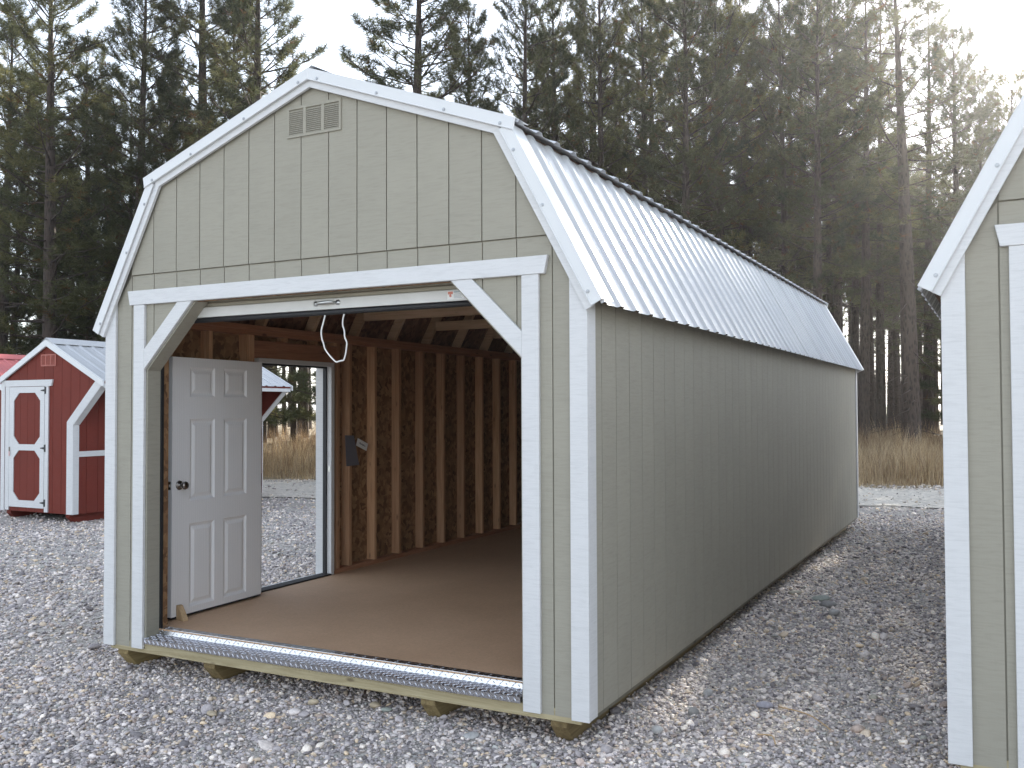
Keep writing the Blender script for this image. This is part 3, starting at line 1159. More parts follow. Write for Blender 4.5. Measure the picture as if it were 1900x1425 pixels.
    quad((dw, 0, dz0), (dw, t, dz0), (dw, t, dz1), (dw, 0, dz1))
    quad((0, 0, dz1), (dw, 0, dz1), (dw, t, dz1), (0, t, dz1))
    quad((0, 0, dz0), (0, t, dz0), (dw, t, dz0), (dw, 0, dz0))
    bpy.data.objects.remove(lv)
    leaf = lf.build('door', M['door'], S)
    leaf.location = (P0.x, P0.y, 0)
    leaf.rotation_euler = (0, 0, ang)
    for z in (0.45, 1.15, 1.85):
        MB().box(dw - 0.002, dw + 0.012, 0.006, 0.04, z - 0.05, z + 0.05).build('hinge', M['nickel'], leaf)
    kb = MB().lathe([(0, 0.033), (0.004, 0.032), (0.008, 0.022), (0.012, 0.012), (0.030, 0.011), (0.036, 0.018), (0.044, 0.026), (0.054, 0.028), (0.062, 0.025), (0.067, 0.014), (0.068, 0.0)], (0.068, -0.0005, 1.172), (0, -1, 0), 24)
    kb.build('door_knob', M['nickel'], leaf, True)
    kb2 = MB().lathe([(0, 0.033), (0.004, 0.032), (0.012, 0.012), (0.030, 0.011), (0.044, 0.026), (0.062, 0.025), (0.068, 0.0)], (0.068, t + 0.0005, 1.172), (0, 1, 0), 24)
    kb2.build('door_knob', M['nickel'], leaf, True)
    MB().box(-0.0015, 0.0, 0.010, 0.034, 1.143, 1.201).build('latch_plate', M['nickel'], leaf)
    MB().prism([(-0.0115, 0.014), (-0.0016, 0.014), (-0.0016, 0.030), (-0.006, 0.030)], 'z', 1.163, 1.181).build('latch_bolt', M['chrome'], leaf)
    MB().box(0.0, dw, 0.004, 0.04, dz0 - 0.012, dz0 - 0.0005).build('door_sweep', M['black'], leaf)
    return S


main_shed = gambrel_shed('garage_shed', 'greige gambrel shed with white trim, metal barn roof and open roll-up front', (0, 0, 0), True)
right_shed = gambrel_shed('garage_shed', 'greige gambrel shed cut off by the right edge, only its front corner showing', (5.057, 0.228, 0), False)

# ---- loose things in and on the shed
cord = [(-0.005, 0.118, 2.25), (-0.012, 0.108, 2.20), (-0.022, 0.103, 2.155), (-0.016, 0.100, 2.11), (-0.004, 0.102, 2.075), (0.004, 0.105, 2.045), (0.030, 0.107, 2.012), (0.058, 0.108, 1.985),
        (0.084, 0.108, 1.966), (0.106, 0.108, 1.970), (0.126, 0.106, 1.973), (0.142, 0.104, 1.976), (0.156, 0.102, 2.005), (0.166, 0.1, 2.05), (0.167, 0.1, 2.08), (0.152, 0.101, 2.11), (0.148, 0.103, 2.145), (0.134, 0.106, 2.18), (0.130, 0.112, 2.215), (0.136, 0.118, 2.25)]


def smooth_path(p, k=5):
    p = [np.array(q) for q in p]
    out = []
    for i in range(len(p) - 1):
        a, b, c, d = p[max(i - 1, 0)], p[i], p[i + 1], p[min(i + 2, len(p) - 1)]
        for j in range(k):
            t = j / k
            out.append(0.5 * ((2 * b) + (-a + c) * t + (2 * a - 5 * b + 4 * c - d) * t * t + (-a + 3 * b - 3 * c + d) * t ** 3))
    return out + [p[-1]]


tag(MB().tube(smooth_path(cord), 0.0048, 7).build('pull_rope', M['rope'], None, True), 'white rope loop hanging under the roll-up door bar', 'rope')
sl_m = MB().prism([(2.392, 1.459), (2.520, 1.453), (2.598, 1.186), (2.412, 1.184)], 'x', -1.6135, -1.6115)
slv = tag(sl_m.build('document_sleeve', M['sleeve'], None), 'grey plastic document sleeve stapled to a wall stud', 'document sleeve')
tg = tag(MB().obox((-1.606, 2.634, 1.368), (0.0015, 0, 0), (0, 0.076, -0.028), (0, 0.012, 0.032)).build('paper_tag', M['paper'], None), 'small white paper tag tilted beside the grey sleeve', 'tag')
ik = MB()
for k in range(6):
    yy = 2.600 + k * 0.0145
    zz = 1.3805 - k * 0.0053
    ik.obox((-1.6041, yy, zz + 0.002 * (-1) ** k), (0.0003, 0, 0), (0, 0.0055, -0.002), (0, 0.0012, 0.0045 + 0.003 * (k % 3 == 0)))
ik.build('scribbled_writing', M['ink'], tg)
wg = MB().prism([(0.0, 0.0), (0.082, 0.0), (0.074, 0.022), (0.022, 0.096), (0.0, 0.100)], 'y', -0.019, 0.019).build('door_wedge', M['wedge'], None, bevel=0.001)
wg.location = (-1.448, 0.352, 0.2605)
wg.rotation_euler = (0, 0, R(-8))
tag(wg, 'small wooden wedge propping the foot of the white door', 'door wedge')


# ------------------------------------------------------------------ red shelter shed on the left
def red_shed():
    S = thing('red_shed', 'small red shed with white octagon-panelled door and side porch roof', 'shed', (0, 5.2, 0))
    X0, XP, XR = -10.56, -9.455, -8.19           # left wall, ridge, right eave
    XW = -8.872                                  # right wall face
    ZP = 2.78
    sl_r = (2.135 - ZP) / (XR - XP)
    ZL = ZP + sl_r * (XP - X0)                    # the left side has the same pitch
    LR = 4.08
    rz = lambda x, off=0.0: ZP - abs(x - XP) * abs(sl_r) - off
    bw, gr = 0.2032, 0.003
    th = 0.012
    for x in (-10.42, -9.02):
        MB().prism([(0.03, 0.115), (0.03, 0.07), (0.12, -0.012), (LR - 0.1, -0.012), (LR, 0.115)], 'x', x - 0.05, x + 0.05).build('skid', M['red'], S)
    MB().box(X0 + 0.03, XW - 0.03, 0.03, LR - 0.03, 0.116, 0.16).build('floor', M['red'], S)
    # front wall with the slanted bracket edge to the eave
    def outline(a, b, zt):
        pts = [(a, 0.12)]
        pts.append((b, 0.12) if b <= XW else None)
        return [p for p in pts if p]
    def top(x):
        return rz(x, 0.05)
    def bot(x):
        return 0.12 if x <= XW else 1.49 + (x - XW) * 0.93
    fw = MB()
    poly = [(X0, 0.12), (XW, 0.12), (XW, 1.49), (XR - 0.05, bot(XR - 0.05)), (XR - 0.05, top(XR - 0.05)), (XP, top(XP)), (X0, top(X0))]
    f = fw.prism(poly, 'y', 0.008, 0.03).build('front_wall', M['redgroove'], S)
    x = X0
    while x < XR - 0.06:
        a, b = x + gr, min(x + bw - gr, XR - 0.06)
        br = sorted([q for q in (XW,) if a < q < b] + [a, b])
        pts = []
        for q in br:
            if q == XW:
                pts += [(q, 0.12), (q, 1.49)]
            else:
                pts.append((q, bot(q)))
        tp = sorted([q for q in (XP,) if a < q < b] + [a, b], reverse=True)
        pts += [(q, top(q)) for q in tp]
        if pts[-1][1] > pts[0][1]:
            MB().prism(pts, 'y', 0.0, 0.0079).build('siding_board', M['red'], f)
        x += bw
    # far gable, side walls
    MB().prism(poly, 'y', LR - 0.03, LR).build('back_wall', M['red'], S)
    for xx, sx in ((XW, 1), (X0, -1)):
        sw = MB().box(*sorted((xx - sx * 0.02, xx - sx * 0.008)), 0.031, LR - 0.031, 0.12, top(xx)).build('side_wall', M['redgroove'], S)
        y = 0.031
        me = MB().box(*sorted((xx - sx * 0.0079, xx)), gr, bw - gr, 0.12, top(xx) - 0.01).mesh('siding_board')
        while y + bw < LR - 0.03:
            put('siding_board', me, M['red'], sw, loc=(0, y, 0))
            y += bw
    # white trim: posts, slanted brackets front and back, rail, corner
    ux, uz = 0.733, 0.680
    for y0, y1 in ((-0.018, -0.0005), (LR + 0.0005, LR + 0.018)):
        MB().prism([(XW - 0.125, 0.12), (XW, 0.12), (XW, 1.486), (XW - 0.125, 1.515)], 'y', y0, y1).build('post_trim', M['white'], S)
        MB().prism([(XW - 0.125, 1.5155), (XW, 1.4865), (XR - 0.02, bot(XR - 0.02)), (XR - 0.02, rz(XR - 0.02, 0.055)), (XR - 0.15, rz(XR - 0.15, 0.055))], 'y', y0, y1).build('bracket_trim', M['white'], S)
        MB().prism([(X0 - 0.004, 0.12), (X0 + 0.085, 0.12), (X0 + 0.085, rz(X0 + 0.085, 0.06)), (X0 - 0.004, rz(X0 - 0.004, 0.06))], 'y', y0, y1).build('corner_trim', M['white'], S)
    MB().box(XW + 0.0005, XW + 0.018, -0.018, 0.088, 0.12, 1.47).build('post_trim', M['white'], S)
    # soffit of the bracket
    for y0, y1 in ((-0.0165, 0.10), (LR - 0.10, LR + 0.0165)):
        MB().prism([(XW, 1.472), (XW + 0.018, 1.472), (XR - 0.03, bot(XR - 0.03) - 0.022), (XR - 0.03, bot(XR - 0.03) - 0.002), (XW, 1.4845)], 'y', y0, y1).build('bracket_soffit', M['white'], S)
    MB().box(XW + 0.0005, XW + 0.016, 0.089, LR - 0.09, 0.985, 1.068).build('rail_trim', M['white'], S)
    # roof
    ro = MB()
    ro.prism([(XP, rz(XP, 0.03)), (XR + 0.0, rz(XR, 0.03)), (XR, rz(XR, 0.05)), (XP, rz(XP, 0.05))], 'y', 0.0, LR)
    ro.prism([(XP, rz(XP, 0.03)), (X0 - 0.06, rz(X0 - 0.06, 0.03)), (X0 - 0.06, rz(X0 - 0.06, 0.05)), (XP, rz(XP, 0.05))], 'y', 0.0, LR)
    roof = ro.build('roof', M['red'], S)
    ed = [-0.03, 0.88, 1.80, 2.71, 3.63, LR + 0.03]
    for a, b in zip(ed[:-1], ed[1:]):
        roof_sheet((XP + 0.01, rz(XP + 0.01)), (XR + 0.015, rz(XR + 0.015)), a, b).build('roof_panel', M['metal_white'], roof)
        roof_sheet((XP - 0.01, rz(XP - 0.01)), (X0 - 0.08, rz(X0 - 0.08)), a, b).build('roof_panel', M['metal_white'], roof)
    cp = MB()
    for sx, xx in ((1, XP + 0.14), (-1, XP - 0.14)):
        cp.prism([(XP, ZP + 0.03), (xx, rz(xx) + 0.008), (xx, rz(xx) + 0.004), (XP, ZP + 0.026)], 'y', -0.05, LR + 0.05)
    cp.build('ridge_cap', M['metal_white'], roof)
    for y0, y1 in ((-0.05, -0.019), (LR + 0.019, LR + 0.05)):
        rk = MB()
        for xe in (XR + 0.018, X0 - 0.085):
            rk.prism([(XP, rz(XP) + 0.003), (xe, rz(xe) + 0.003), (xe, rz(xe, 0.085)), (XP, rz(XP, 0.098))], 'y', y0, y1)
        rk.build('rake_trim', M['metal_trim'], S)
    MB().box(XR - 0.02, XR + 0.0, 0.0, LR, rz(XR, 0.115), rz(XR, 0.055)).build('eave_trim', M['white'], S)
    # vent
    ve = MB()
    ve.box(-9.62, -9.27, -0.012, -0.0005, 2.372, 2.39).box(-9.62, -9.27, -0.012, -0.0005, 2.535, 2.555)
    for xx in (-9.62, -9.513, -9.396, -9.288):
        ve.box(xx, xx + 0.018, -0.0118, -0.0005, 2.3905, 2.5345)
    vo = ve.build('gable_vent', M['redvent'], S)
    lm = MB()
    for c in (-9.558, -9.446, -9.333):
        for k in range(11):
            lm.obox((c, -0.006, 2.398 + k * 0.0128), (0.05, 0, 0), (0, 0.004, 0.004), (0, -0.0006, 0.002))
    lm.build('louver', M['redvent'], vo)
    # door
    MB().box(-10.451, -10.361, -0.020, -0.0005, 0.13, 2.066).build('jamb_trim', M['white'], S)
    MB().box(-9.506, -9.425, -0.020, -0.0005, 0.13, 2.066).build('jamb_trim', M['white'], S)
    MB().prism([(-10.452, 2.067), (-9.355, 2.067), (-9.325, 2.165), (-10.47, 2.165)], 'y', -0.026, -0.0005).build('header_trim', M['white'], S)
    dx0, dx1 = -10.352, -9.514
    d = MB()
    ox0, ox1 = -10.245, -9.612
    ch = 0.125
    d.box(dx0, ox0, -0.022, -0.008, 0.185, 2.06).box(ox1, dx1, -0.022, -0.008, 0.185, 2.06)
    for z0, z1 in ((0.185, 0.293), (1.07, 1.165), (1.967, 2.06)):
        d.box(ox0, ox1, -0.0219, -0.008, z0, z1)
    for z0, z1 in ((0.293, 1.07), (1.165, 1.967)):
        for xx, sx in ((ox0, 1), (ox1, -1)):
            for zz, sz in ((z0, 1), (z1, -1)):
                d.prism([(xx, zz), (xx + sx * ch, zz), (xx, zz + sz * ch)], 'y', -0.0218, -0.008)
    do = d.build('door', M['white'], S)
    n = 4
    for k in range(n):
        a = ox0 - 0.03 + (ox1 - ox0 + 0.06) * k / n
        b = ox0 - 0.03 + (ox1 - ox0 + 0.06) * (k + 1) / n
        MB().box(a + 0.002, b - 0.002, -0.0075, -0.0008, 0.24, 2.01).build('door_board', M['red'], do)
    for z in (2.0, 1.11, 0.27):
        h = MB().box(-9.512, -9.478, -0.026, -0.0205, z - 0.055, z + 0.055)
        h.prism([(-9.513, z - 0.018), (-9.513, z + 0.018), (-9.60, z + 0.006), (-9.60, z - 0.006)], 'y', -0.026, -0.0222)
        h.build('hinge', M['iron'], do)
    MB().box(-10.352, -10.325, -0.03, -0.022, 1.05, 1.12).build('latch', M['nickel'], do)
    MB().box(-10.349, -10.318, -0.034, -0.0305, 0.98, 1.05).build('paper_tag', M['pinktag'], do)


M['redvent'] = plain('red_vent_plastic', (0.36, 0.10, 0.075), 0.5)
M['pinktag'] = plain('pinkish_tag', (0.62, 0.42, 0.42), 0.6)
red_shed()


def far_shed():
    S = thing('red_roofed_shed', 'shed roofed in faded red metal behind the white-roofed red shed', 'shed', (0, 6.1, 0))
    XP, ZP, LR = -13.0, 2.72, 4.9
    rz = lambda x, off=0.0: ZP - abs(x - XP) * 0.52 - off
    xl, xr = XP - 1.25, XP + 1.25
    for x in (-13.9, -12.1):
        MB().box(x - 0.05, x + 0.05, 0.03, LR - 0.03, -0.012, 0.115).build('skid', M['treated_y'], S)
    w = [(xl + 0.06, 0.12), (xr - 0.06, 0.12), (xr - 0.06, rz(xr - 0.06, 0.05)), (XP, rz(XP, 0.05)), (xl + 0.06, rz(xl + 0.06, 0.05))]
    MB().prism(w, 'y', 0, 0.02).build('front_wall', M['red'], S)
    MB().prism(w, 'y', LR - 0.02, LR).build('back_wall', M['red'], S)
    for x in (xl + 0.06, xr - 0.072):
        MB().box(x, x + 0.012, 0.021, LR - 0.021, 0.12, rz(xr - 0.06, 0.06)).build('side_wall', M['red'], S)
    for x in (xl + 0.05, xr - 0.15):
        MB().box(x, x + 0.1, -0.018, -0.0005, 0.12, rz(x + (0.0 if x < XP else 0.1), 0.1)).build('corner_trim', M['white'], S)
    ro = MB()
    for xe in (xl, xr):
        ro.prism([(XP, rz(XP, 0.025)), (xe, rz(xe, 0.025)), (xe, rz(xe, 0.045)), (XP, rz(XP, 0.045))], 'y', 0, LR)
    roof = ro.build('roof', M['red'], S)
    ed = [-0.03, 0.88, 1.80, 2.71, 3.63, 4.4, LR + 0.03]
    for a, b in zip(ed[:-1], ed[1:]):
        for sx in (-1, 1):
            roof_sheet((XP + sx * 0.01, rz(XP + 0.01)), (XP + sx * 1.27, rz(XP + 1.27)), a, b).build('roof_panel', M['metal_red'], roof)
    cp = MB()
    for sx in (-1, 1):
        cp.prism([(XP, ZP + 0.03), (XP + sx * 0.14, rz(XP + 0.14) + 0.008), (XP + sx * 0.14, rz(XP + 0.14) + 0.004), (XP, ZP + 0.026)], 'y', -0.05, LR + 0.05)
    cp.build('ridge_cap', M['metal_red'], roof)
    for y0, y1 in ((-0.05, -0.019), (LR + 0.019, LR + 0.05)):
        rk = MB()
        for xe in (xl - 0.02, xr + 0.02):
            rk.prism([(XP, rz(XP) + 0.003), (xe, rz(xe) + 0.003), (xe, rz(xe, 0.085)), (XP, rz(XP, 0.098))], 'y', y0, y1)
        rk.build('rake_trim', M['metal_trim'], S)


far_shed()


# ------------------------------------------------------------------ pines
def build_pine(seed, H, R_, base, kind):
    """trunk (with limbs and twigs) and needle crown; H height, R_ crown radius, base crown start fraction"""
    g = np.random.default_rng(seed)
    tr = MB()
    lean = g.normal(0, 0.012, 2)
    r0 = 0.0125 * H * (1.0 if kind == 'edge' else 0.92)

    def axis(z):
        t = z / H
        return np.array([lean[0] * z + 0.05 * math.sin(3 * t + seed), lean[1] * z + 0.05 * math.cos(2.4 * t + seed), z])

    zs = np.concatenate([[-0.25, 0.0, 0.3], np.linspace(0.9, H * 0.985, 15)])
    tr.tube([axis(z) for z in zs], [max(0.012, r0 * (1.22 if z < 0.1 else 1.05 if z < 0.5 else 1.0) * (1 - max(z, 0) / H) ** 0.8) for z in zs], 9)
    pos, axs, siz, cnt, tint = [], [], [], [], []

    def tuft(p, a, L, n, c):
        pos.append(p); axs.append(a / (np.linalg.norm(a) + 1e-9)); siz.append(L); cnt.append(n); tint.append(c)

    def twig(p, d, L, r, c):
        q = p + d * L * 0.5 + np.array([0, 0, 0.02 * L])
        d2 = d + np.array([0, 0, 0.55])
        d2 /= np.linalg.norm(d2)
        e = q + d2 * L * 0.5
        tr.tube([p, q, e], [r, r * 0.75, r * 0.5], 3, False)
        k = max(3, int(L / 0.07))
        for i in range(k):
            t = 0.42 + 0.58 * (i + g.random() * 0.7) / k
            b = p + (q - p) * t * 2 if t < 0.5 else q + (e - q) * (t - 0.5) * 2
            tuft(b, d if t < 0.5 else d2, 0.185 * g.uniform(0.8, 1.15), 9, c)
        tuft(e, d2, 0.19 * g.uniform(0.85, 1.2), 13, c)

    z = H * base
    zi = 0
    while z < H * 0.97:
        t = (z - H * base) / (H * (1 - base))
        if kind == 'edge':
            Lm = R_ * (0.25 + 0.75 * min(1, t * 4 + 0.55)) * (1 - t) ** 0.5 + 0.3
        else:
            Lm = R_ * (0.55 + 0.45 * min(1, t * 3)) * (1 - t) ** 0.5 + 0.25
        nb = (int(g.integers(5, 7)) if t < 0.85 else 5) if kind != 'sparse' else int(g.integers(3, 5))
        a0 = g.random() * 6.28
        for b in range(nb):
            if g.random() < 0.07:
                continue
            az = a0 + b * 6.283 / nb + g.normal(0, 0.28)
            L = Lm * g.uniform(0.62, 1.16)
            el = math.radians(-8 + 52 * t ** 0.9 + g.normal(0, 9))
            h = np.array([math.cos(az), math.sin(az), 0])
            n = 6
            p = axis(z + g.normal(0, 0.07))
            pts, dirs = [p], []
            for i in range(n):
                e2 = el + 0.55 * (i / n) ** 1.6 + g.normal(0, 0.05)
                d = h * math.cos(e2) + np.array([0, 0, math.sin(e2)])
                h = h + np.array([-h[1], h[0], 0]) * g.normal(0, 0.08)
                h /= np.linalg.norm(h)
                dirs.append(d)
                p = p + d * L / n
                pts.append(p)
            rb = 0.007 + 0.011 * L
            tr.tube(pts, [rb * (1 - 0.75 * i / n) for i in range(n + 1)], 4, False)
            c = g.choice(3, p=[0.62, 0.26, 0.12])
            # side twigs over the outer part
            nt_ = int((4 + L * 4.3) * (0.65 if kind == 'sparse' else 1))
            for k in range(nt_):
                f = 0.34 + 0.66 * (k + g.random()) / nt_
                if g.random() < 0.10 + 0.35 * max(0, 0.45 - f):
                    continue
                i = min(n - 1, int(f * n))
                q = pts[i] + (pts[i + 1] - pts[i]) * (f * n - i)
                d = dirs[i]
                sd_ = np.cross(d, [0, 0, 1.0])
                sd_ /= np.linalg.norm(sd_) + 1e-9
                s = 1 if k % 2 else -1
                dd = d * 0.75 + sd_ * s * g.uniform(0.5, 1.0) + np.array([0, 0, g.uniform(-0.05, 0.45)])
                dd /= np.linalg.norm(dd)
                twig(q, dd, (0.20 + 0.30 * (1 - f) * min(L, 2.2)) * g.uniform(0.75, 1.3), 0.0055, c)
            for k in range(3):
                tuft(pts[-1] - dirs[-1] * 0.07 * k, dirs[-1], 0.165, 10, c)
        z += g.uniform(0.36, 0.56) * (1.0 if kind == 'edge' else 1.08)
        zi += 1
    top = axis(H * 0.985)
    for k in range(6):
        tuft(top - np.array([0, 0, 0.08 * k]), np.array([0.1 * math.sin(k), 0.1 * math.cos(k), 1.0]), 0.16, 10, 0)
    # bare dead branches under the crown
    zz = 0.9 if kind != 'edge' else 0.8
    while zz < H * base:
        for b in range(int(g.integers(2, 5))):
            az = g.random() * 6.28
            L = g.uniform(0.35, 1.5)
            h = np.array([math.cos(az), math.sin(az), 0.0])
            p = axis(zz)
            pts = [p]
            e2 = g.normal(-0.05, 0.22)
            for i in range(4):
                e2 -= 0.10 - g.normal(0, 0.12)
                h = h + np.array([-h[1], h[0], 0]) * g.normal(0, 0.16)
                h /= np.linalg.norm(h)
                p = p + (h * math.cos(e2) + np.array([0, 0, math.sin(e2)])) * L / 4
                pts.append(p)
                if i > 0 and g.random() < 0.8:
                    s = np.array([-h[1], h[0], 0]) * g.choice([-1, 1])
                    q = p + (h * 0.6 + s * 0.7 + np.array([0, 0, g.normal(0, 0.3)])) * L * 0.28
                    tr.tube([p, q], [0.006, 0.003], 3, False)
            tr.tube(pts, [0.013, 0.011, 0.009, 0.007, 0.004], 4, False)
        zz += g.uniform(0.16, 0.36)
    # expand tufts to needles
    pos = np.array(pos); axs = np.array(axs); siz = np.array(siz); cnt = np.array(cnt); tint = np.array(tint)
    idx = np.repeat(np.arange(len(pos)), cnt)
    N = len(idx)
    a = axs[idx]
    rv = g.normal(size=(N, 3))
    rv -= a * (rv * a).sum(1, keepdims=True)
    rv /= np.linalg.norm(rv, axis=1, keepdims=True) + 1e-9
    sp = g.uniform(0.55, 1.45, N)[:, None]
    d = a * np.cos(sp) + rv * np.sin(sp) - np.array([0, 0, 0.10])
    d /= np.linalg.norm(d, axis=1, keepdims=True)
    L = (siz[idx] * g.uniform(0.75, 1.1, N))[:, None]
    base_p = pos[idx] + a * g.uniform(-0.05, 0.05, N)[:, None]
    wv = np.cross(d, g.normal(size=(N, 3)))
    wv /= np.linalg.norm(wv, axis=1, keepdims=True) + 1e-9
    w = 0.0068
    V = np.stack([base_p - wv * w, base_p + wv * w, base_p + d * L], 1).reshape(-1, 3)
    F = np.arange(N * 3).reshape(-1, 3)
    pal = np.array([[0.100, 0.108, 0.060], [0.150, 0.150, 0.078], [0.074, 0.084, 0.052]])
    cl = pal[tint[idx]] * g.uniform(0.75, 1.25, N)[:, None]
    brown = g.random(len(pos))[idx] < 0.035
    cl[brown] = np.array([0.16, 0.085, 0.04]) * g.uniform(0.7, 1.2, brown.sum())[:, None]
    cl4 = np.concatenate([np.repeat(cl, 3, 0), np.ones((N * 3, 1))], 1)
    cm = np_mesh('crown', V, F, {'tint': ('FLOAT_COLOR', 'POINT', cl4)})
    cm.materials.append(M['needles'])
    tm = tr.mesh('trunk', True)
    tm.materials.append(M['bark'])
    return tm, cm, H


PROTO = {
    'edge': [build_pine(11, 15.0, 2.2, 0.07, 'edge'), build_pine(12, 14.0, 2.0, 0.09, 'edge'), build_pine(13, 16.0, 2.3, 0.10, 'edge')],
    'forest': [build_pine(21, 16.0, 2.3, 0.30, 'forest'), build_pine(22, 15.0, 2.1, 0.35, 'forest'), build_pine(23, 17.0, 2.4, 0.28, 'forest')],
    'sparse': [build_pine(41, 16.0, 1.9, 0.40, 'sparse'), build_pine(42, 15.0, 1.6, 0.42, 'sparse')],
    'slim': [build_pine(31, 14.0, 1.5, 0.40, 'forest'), build_pine(32, 13.0, 1.35, 0.44, 'forest')],
}


def img_point(u, D):
    d = c_f + c_r * ((u - 950) / FPX)
    return CAM[0] + d[0] * D, CAM[1] + d[1] * D


n_tree = 0


def pine(u, D, H, kind, label, group=None, rot=None, thick=1.0):
    global n_tree
    if u > 990:
        H = min(H, 0.434 * D + random.uniform(2.0, 3.6))
    n_tree += 1
    tm, cm, h0 = PROTO[kind][n_tree % len(PROTO[kind])]
    x, y = img_point(u, D)
    t = thing('pine_tree', label, 'tree', (x, y, ground_at(x, y) - 0.03), random.random() * 6.28 if rot is None else rot, group)
    s = H / h0
    t.scale = (s * thick, s * thick, s)
    put('trunk', tm, None, t)
    put('crown', cm, None, t)
    return t


LEFT = 'pines behind the red shed'
MID = 'pines behind the peak of the long shed'
RIGHT = 'pines behind the long metal roof'
GAP = 'pines between the two greige sheds'
for u, D, H, kind, lab, grp, th in [
    (100, 27, 15.6, 'edge', 'tall full pine rising above the peak of the small red shed', LEFT, 1.3),
    (238, 28, 15.0, 'edge', 'full pine above the left eave of the long shed, second from the left', LEFT, 1.2),
    (372, 28.5, 18.0, 'edge', 'dark dense pine in the left crowd, tallest beside the left roof slope', LEFT, 1.2),
    (468, 27.5, 17.0, 'edge', 'dense pine whose right side borders the sky gap left of the roof peak', LEFT, 1.15),
    (5, 29.5, 14.6, 'edge', 'pine at the left edge above the red metal roof', LEFT, 1.15),
    (172, 30, 13.2, 'edge', 'lower pine filling the space right of the pine over the red shed', LEFT, 1.1),
    (425, 30, 15.0, 'edge', 'narrow pine squeezed between the two tallest left pines', LEFT, 1.0),
    (305, 30, 12.6, 'edge', 'lower pine under the narrow sky notch above the left eave', LEFT, 1.1),
    (765, 23.5, 14.6, 'edge', 'loose-branched pine standing alone just right of the roof peak', MID, 1.45),
    (880, 26, 12.9, 'edge', 'thin upswept pine to the right of the loose pine by the peak', MID, 0.95),
    (972, 27, 15.5, 'forest', 'pine with a slender straight bare trunk above the right roof knee', RIGHT, 0.9),
    (1040, 30, 16.0, 'forest', 'grey-green pine just right of the roof knee, with sky on its left', RIGHT, 1.0),
    (1118, 27, 17.0, 'edge', 'dark broad pine above the near part of the ribbed roof', RIGHT, 0.95),
    (1200, 29, 17.0, 'forest', 'pine over the ribbed roof with rusty dead needles', RIGHT, 1.0),
    (1275, 26, 18.0, 'forest', 'long bare-trunked pine above the middle of the ribbed roof', RIGHT, 1.0),
    (1352, 28, 18.0, 'forest', 'tall pine right of the long bare-trunked pine over the roof', RIGHT, 1.0),
    (1400, 31, 17.0, 'edge', 'bushy pine in the brownish crowd over the far half of the roof', RIGHT, 0.9),
    (1462, 29, 17.0, 'forest', 'pine behind the far half of the ridge, left of two dark trunks', RIGHT, 1.0),
    (1510, 26, 18.0, 'forest', 'dark-trunked pine behind the far end of the ridge', RIGHT, 1.1),
    (1558, 30, 17.0, 'forest', 'pine whose dark trunk meets the far roof corner', RIGHT, 1.0),
    (1688, 25.5, 15.0, 'sparse', 'stout thick-trunked pine standing between the two greige sheds', GAP, 1.65),
    (1600, 28, 14.5, 'sparse', 'slender trunk right beside the far corner of the long shed', GAP, 1.1),
    (1636, 31, 15.0, 'sparse', 'medium trunk just left of the stout pine between the sheds', GAP, 1.0),
    (1722, 29, 14.0, 'sparse', 'slim trunk just right of the stout pine between the sheds', GAP, 1.1),
    (1790, 27, 12.4, 'edge', 'pale sunlit bushy pine left of the right-hand shed roof', RIGHT, 1.1),
    (1832, 30, 12.0, 'edge', 'thin-topped pine nearest left of the bright sun', RIGHT, 0.95),
    (1872, 29, 11.6, 'edge', 'low pine under the bright sun above the right-hand shed roof', RIGHT, 1.05),
]:
    pine(u, D, H, kind, lab, grp, None, th)


def ylim(u):
    """highest picture row that the crowd behind reaches, by column"""
    pts = [(-200, -60), (40, -20), (290, 60), (320, 90), (340, 40), (500, 40), (525, 215), (640, 215), (680, 120), (860, 100), (915, 130), (950, 150), (985, 20), (1200, -40), (1640, -40), (1740, 60), (1800, 150), (1850, 260), (2100, 220)]
    return float(np.interp(u, [p[0] for p in pts], [p[1] for p in pts]))


lab_fill = [(520, 'pine in the crowded stand at the far left, behind the full front pines', 'pines packed behind the left front row'),
            (930, 'low pine in the crowd behind the roof peak of the long shed', 'pines hidden behind the long shed'),
            (1590, 'slender pine packed in the crowd behind the long ribbed roof', 'pines packed behind the long roof'),
            (1760, 'thin trunk far back in the gap between the two greige sheds', 'thin trunks in the gap between sheds'),
            (9999, 'pine in the stand behind the right-hand shed roof', 'pines behind the right-hand shed')]
u = -120.0
k = 0
while u < 2060:
    for row in range(2):
        D = [32, 40][row] + random.uniform(-2.0, 2.4)
        uu = u + random.uniform(-28, 28)
        if 1620 < uu < 1800 and row == 0:
            continue
        zmax = 1.7 + (757 - ylim(uu)) / FPX * D
        H = max(6.5, min(zmax - 0.5 - random.uniform(0, 1.6), 18.0))
        if row == 1:                                  # the far row stays lower: sky flecks show through the crowns in front
            H = min(H, 1.7 + (757 - 290) / FPX * D + random.uniform(-1.5, 1.0))
        elif uu < 540:
            H = min(H, 1.7 + (757 - 200) / FPX * D + random.uniform(-1.5, 1.0))
        kind = random.choice(['edge', 'edge', 'forest']) if uu < 520 and row < 2 else random.choice(['sparse', 'slim', 'sparse', 'slim', 'forest'])
        lab, grp = next((l, g_) for lim, l, g_ in lab_fill if uu < lim)
        pine(uu, D, H, kind, lab, grp, None, random.uniform(0.85, 1.15))
    u += 62 if u < 950 else 40
    k += 1


for u0, u1, step, lab, grp in ((478, 628, 10, 'dark trunk in the distant wood seen through the open side door', 'distant trunks seen through the side door'),
                               (1585, 1772, 11, 'thin trunk far back in the gap between the two greige sheds', 'thin trunks in the gap between sheds')):
    u = u0
    while u < u1:
        D = random.uniform(44, 66)
        pine(u + random.uniform(-7, 7), D, random.uniform(12.0, 15.0), 'slim', lab, grp, None, random.uniform(0.8, 1.25))
        u += step


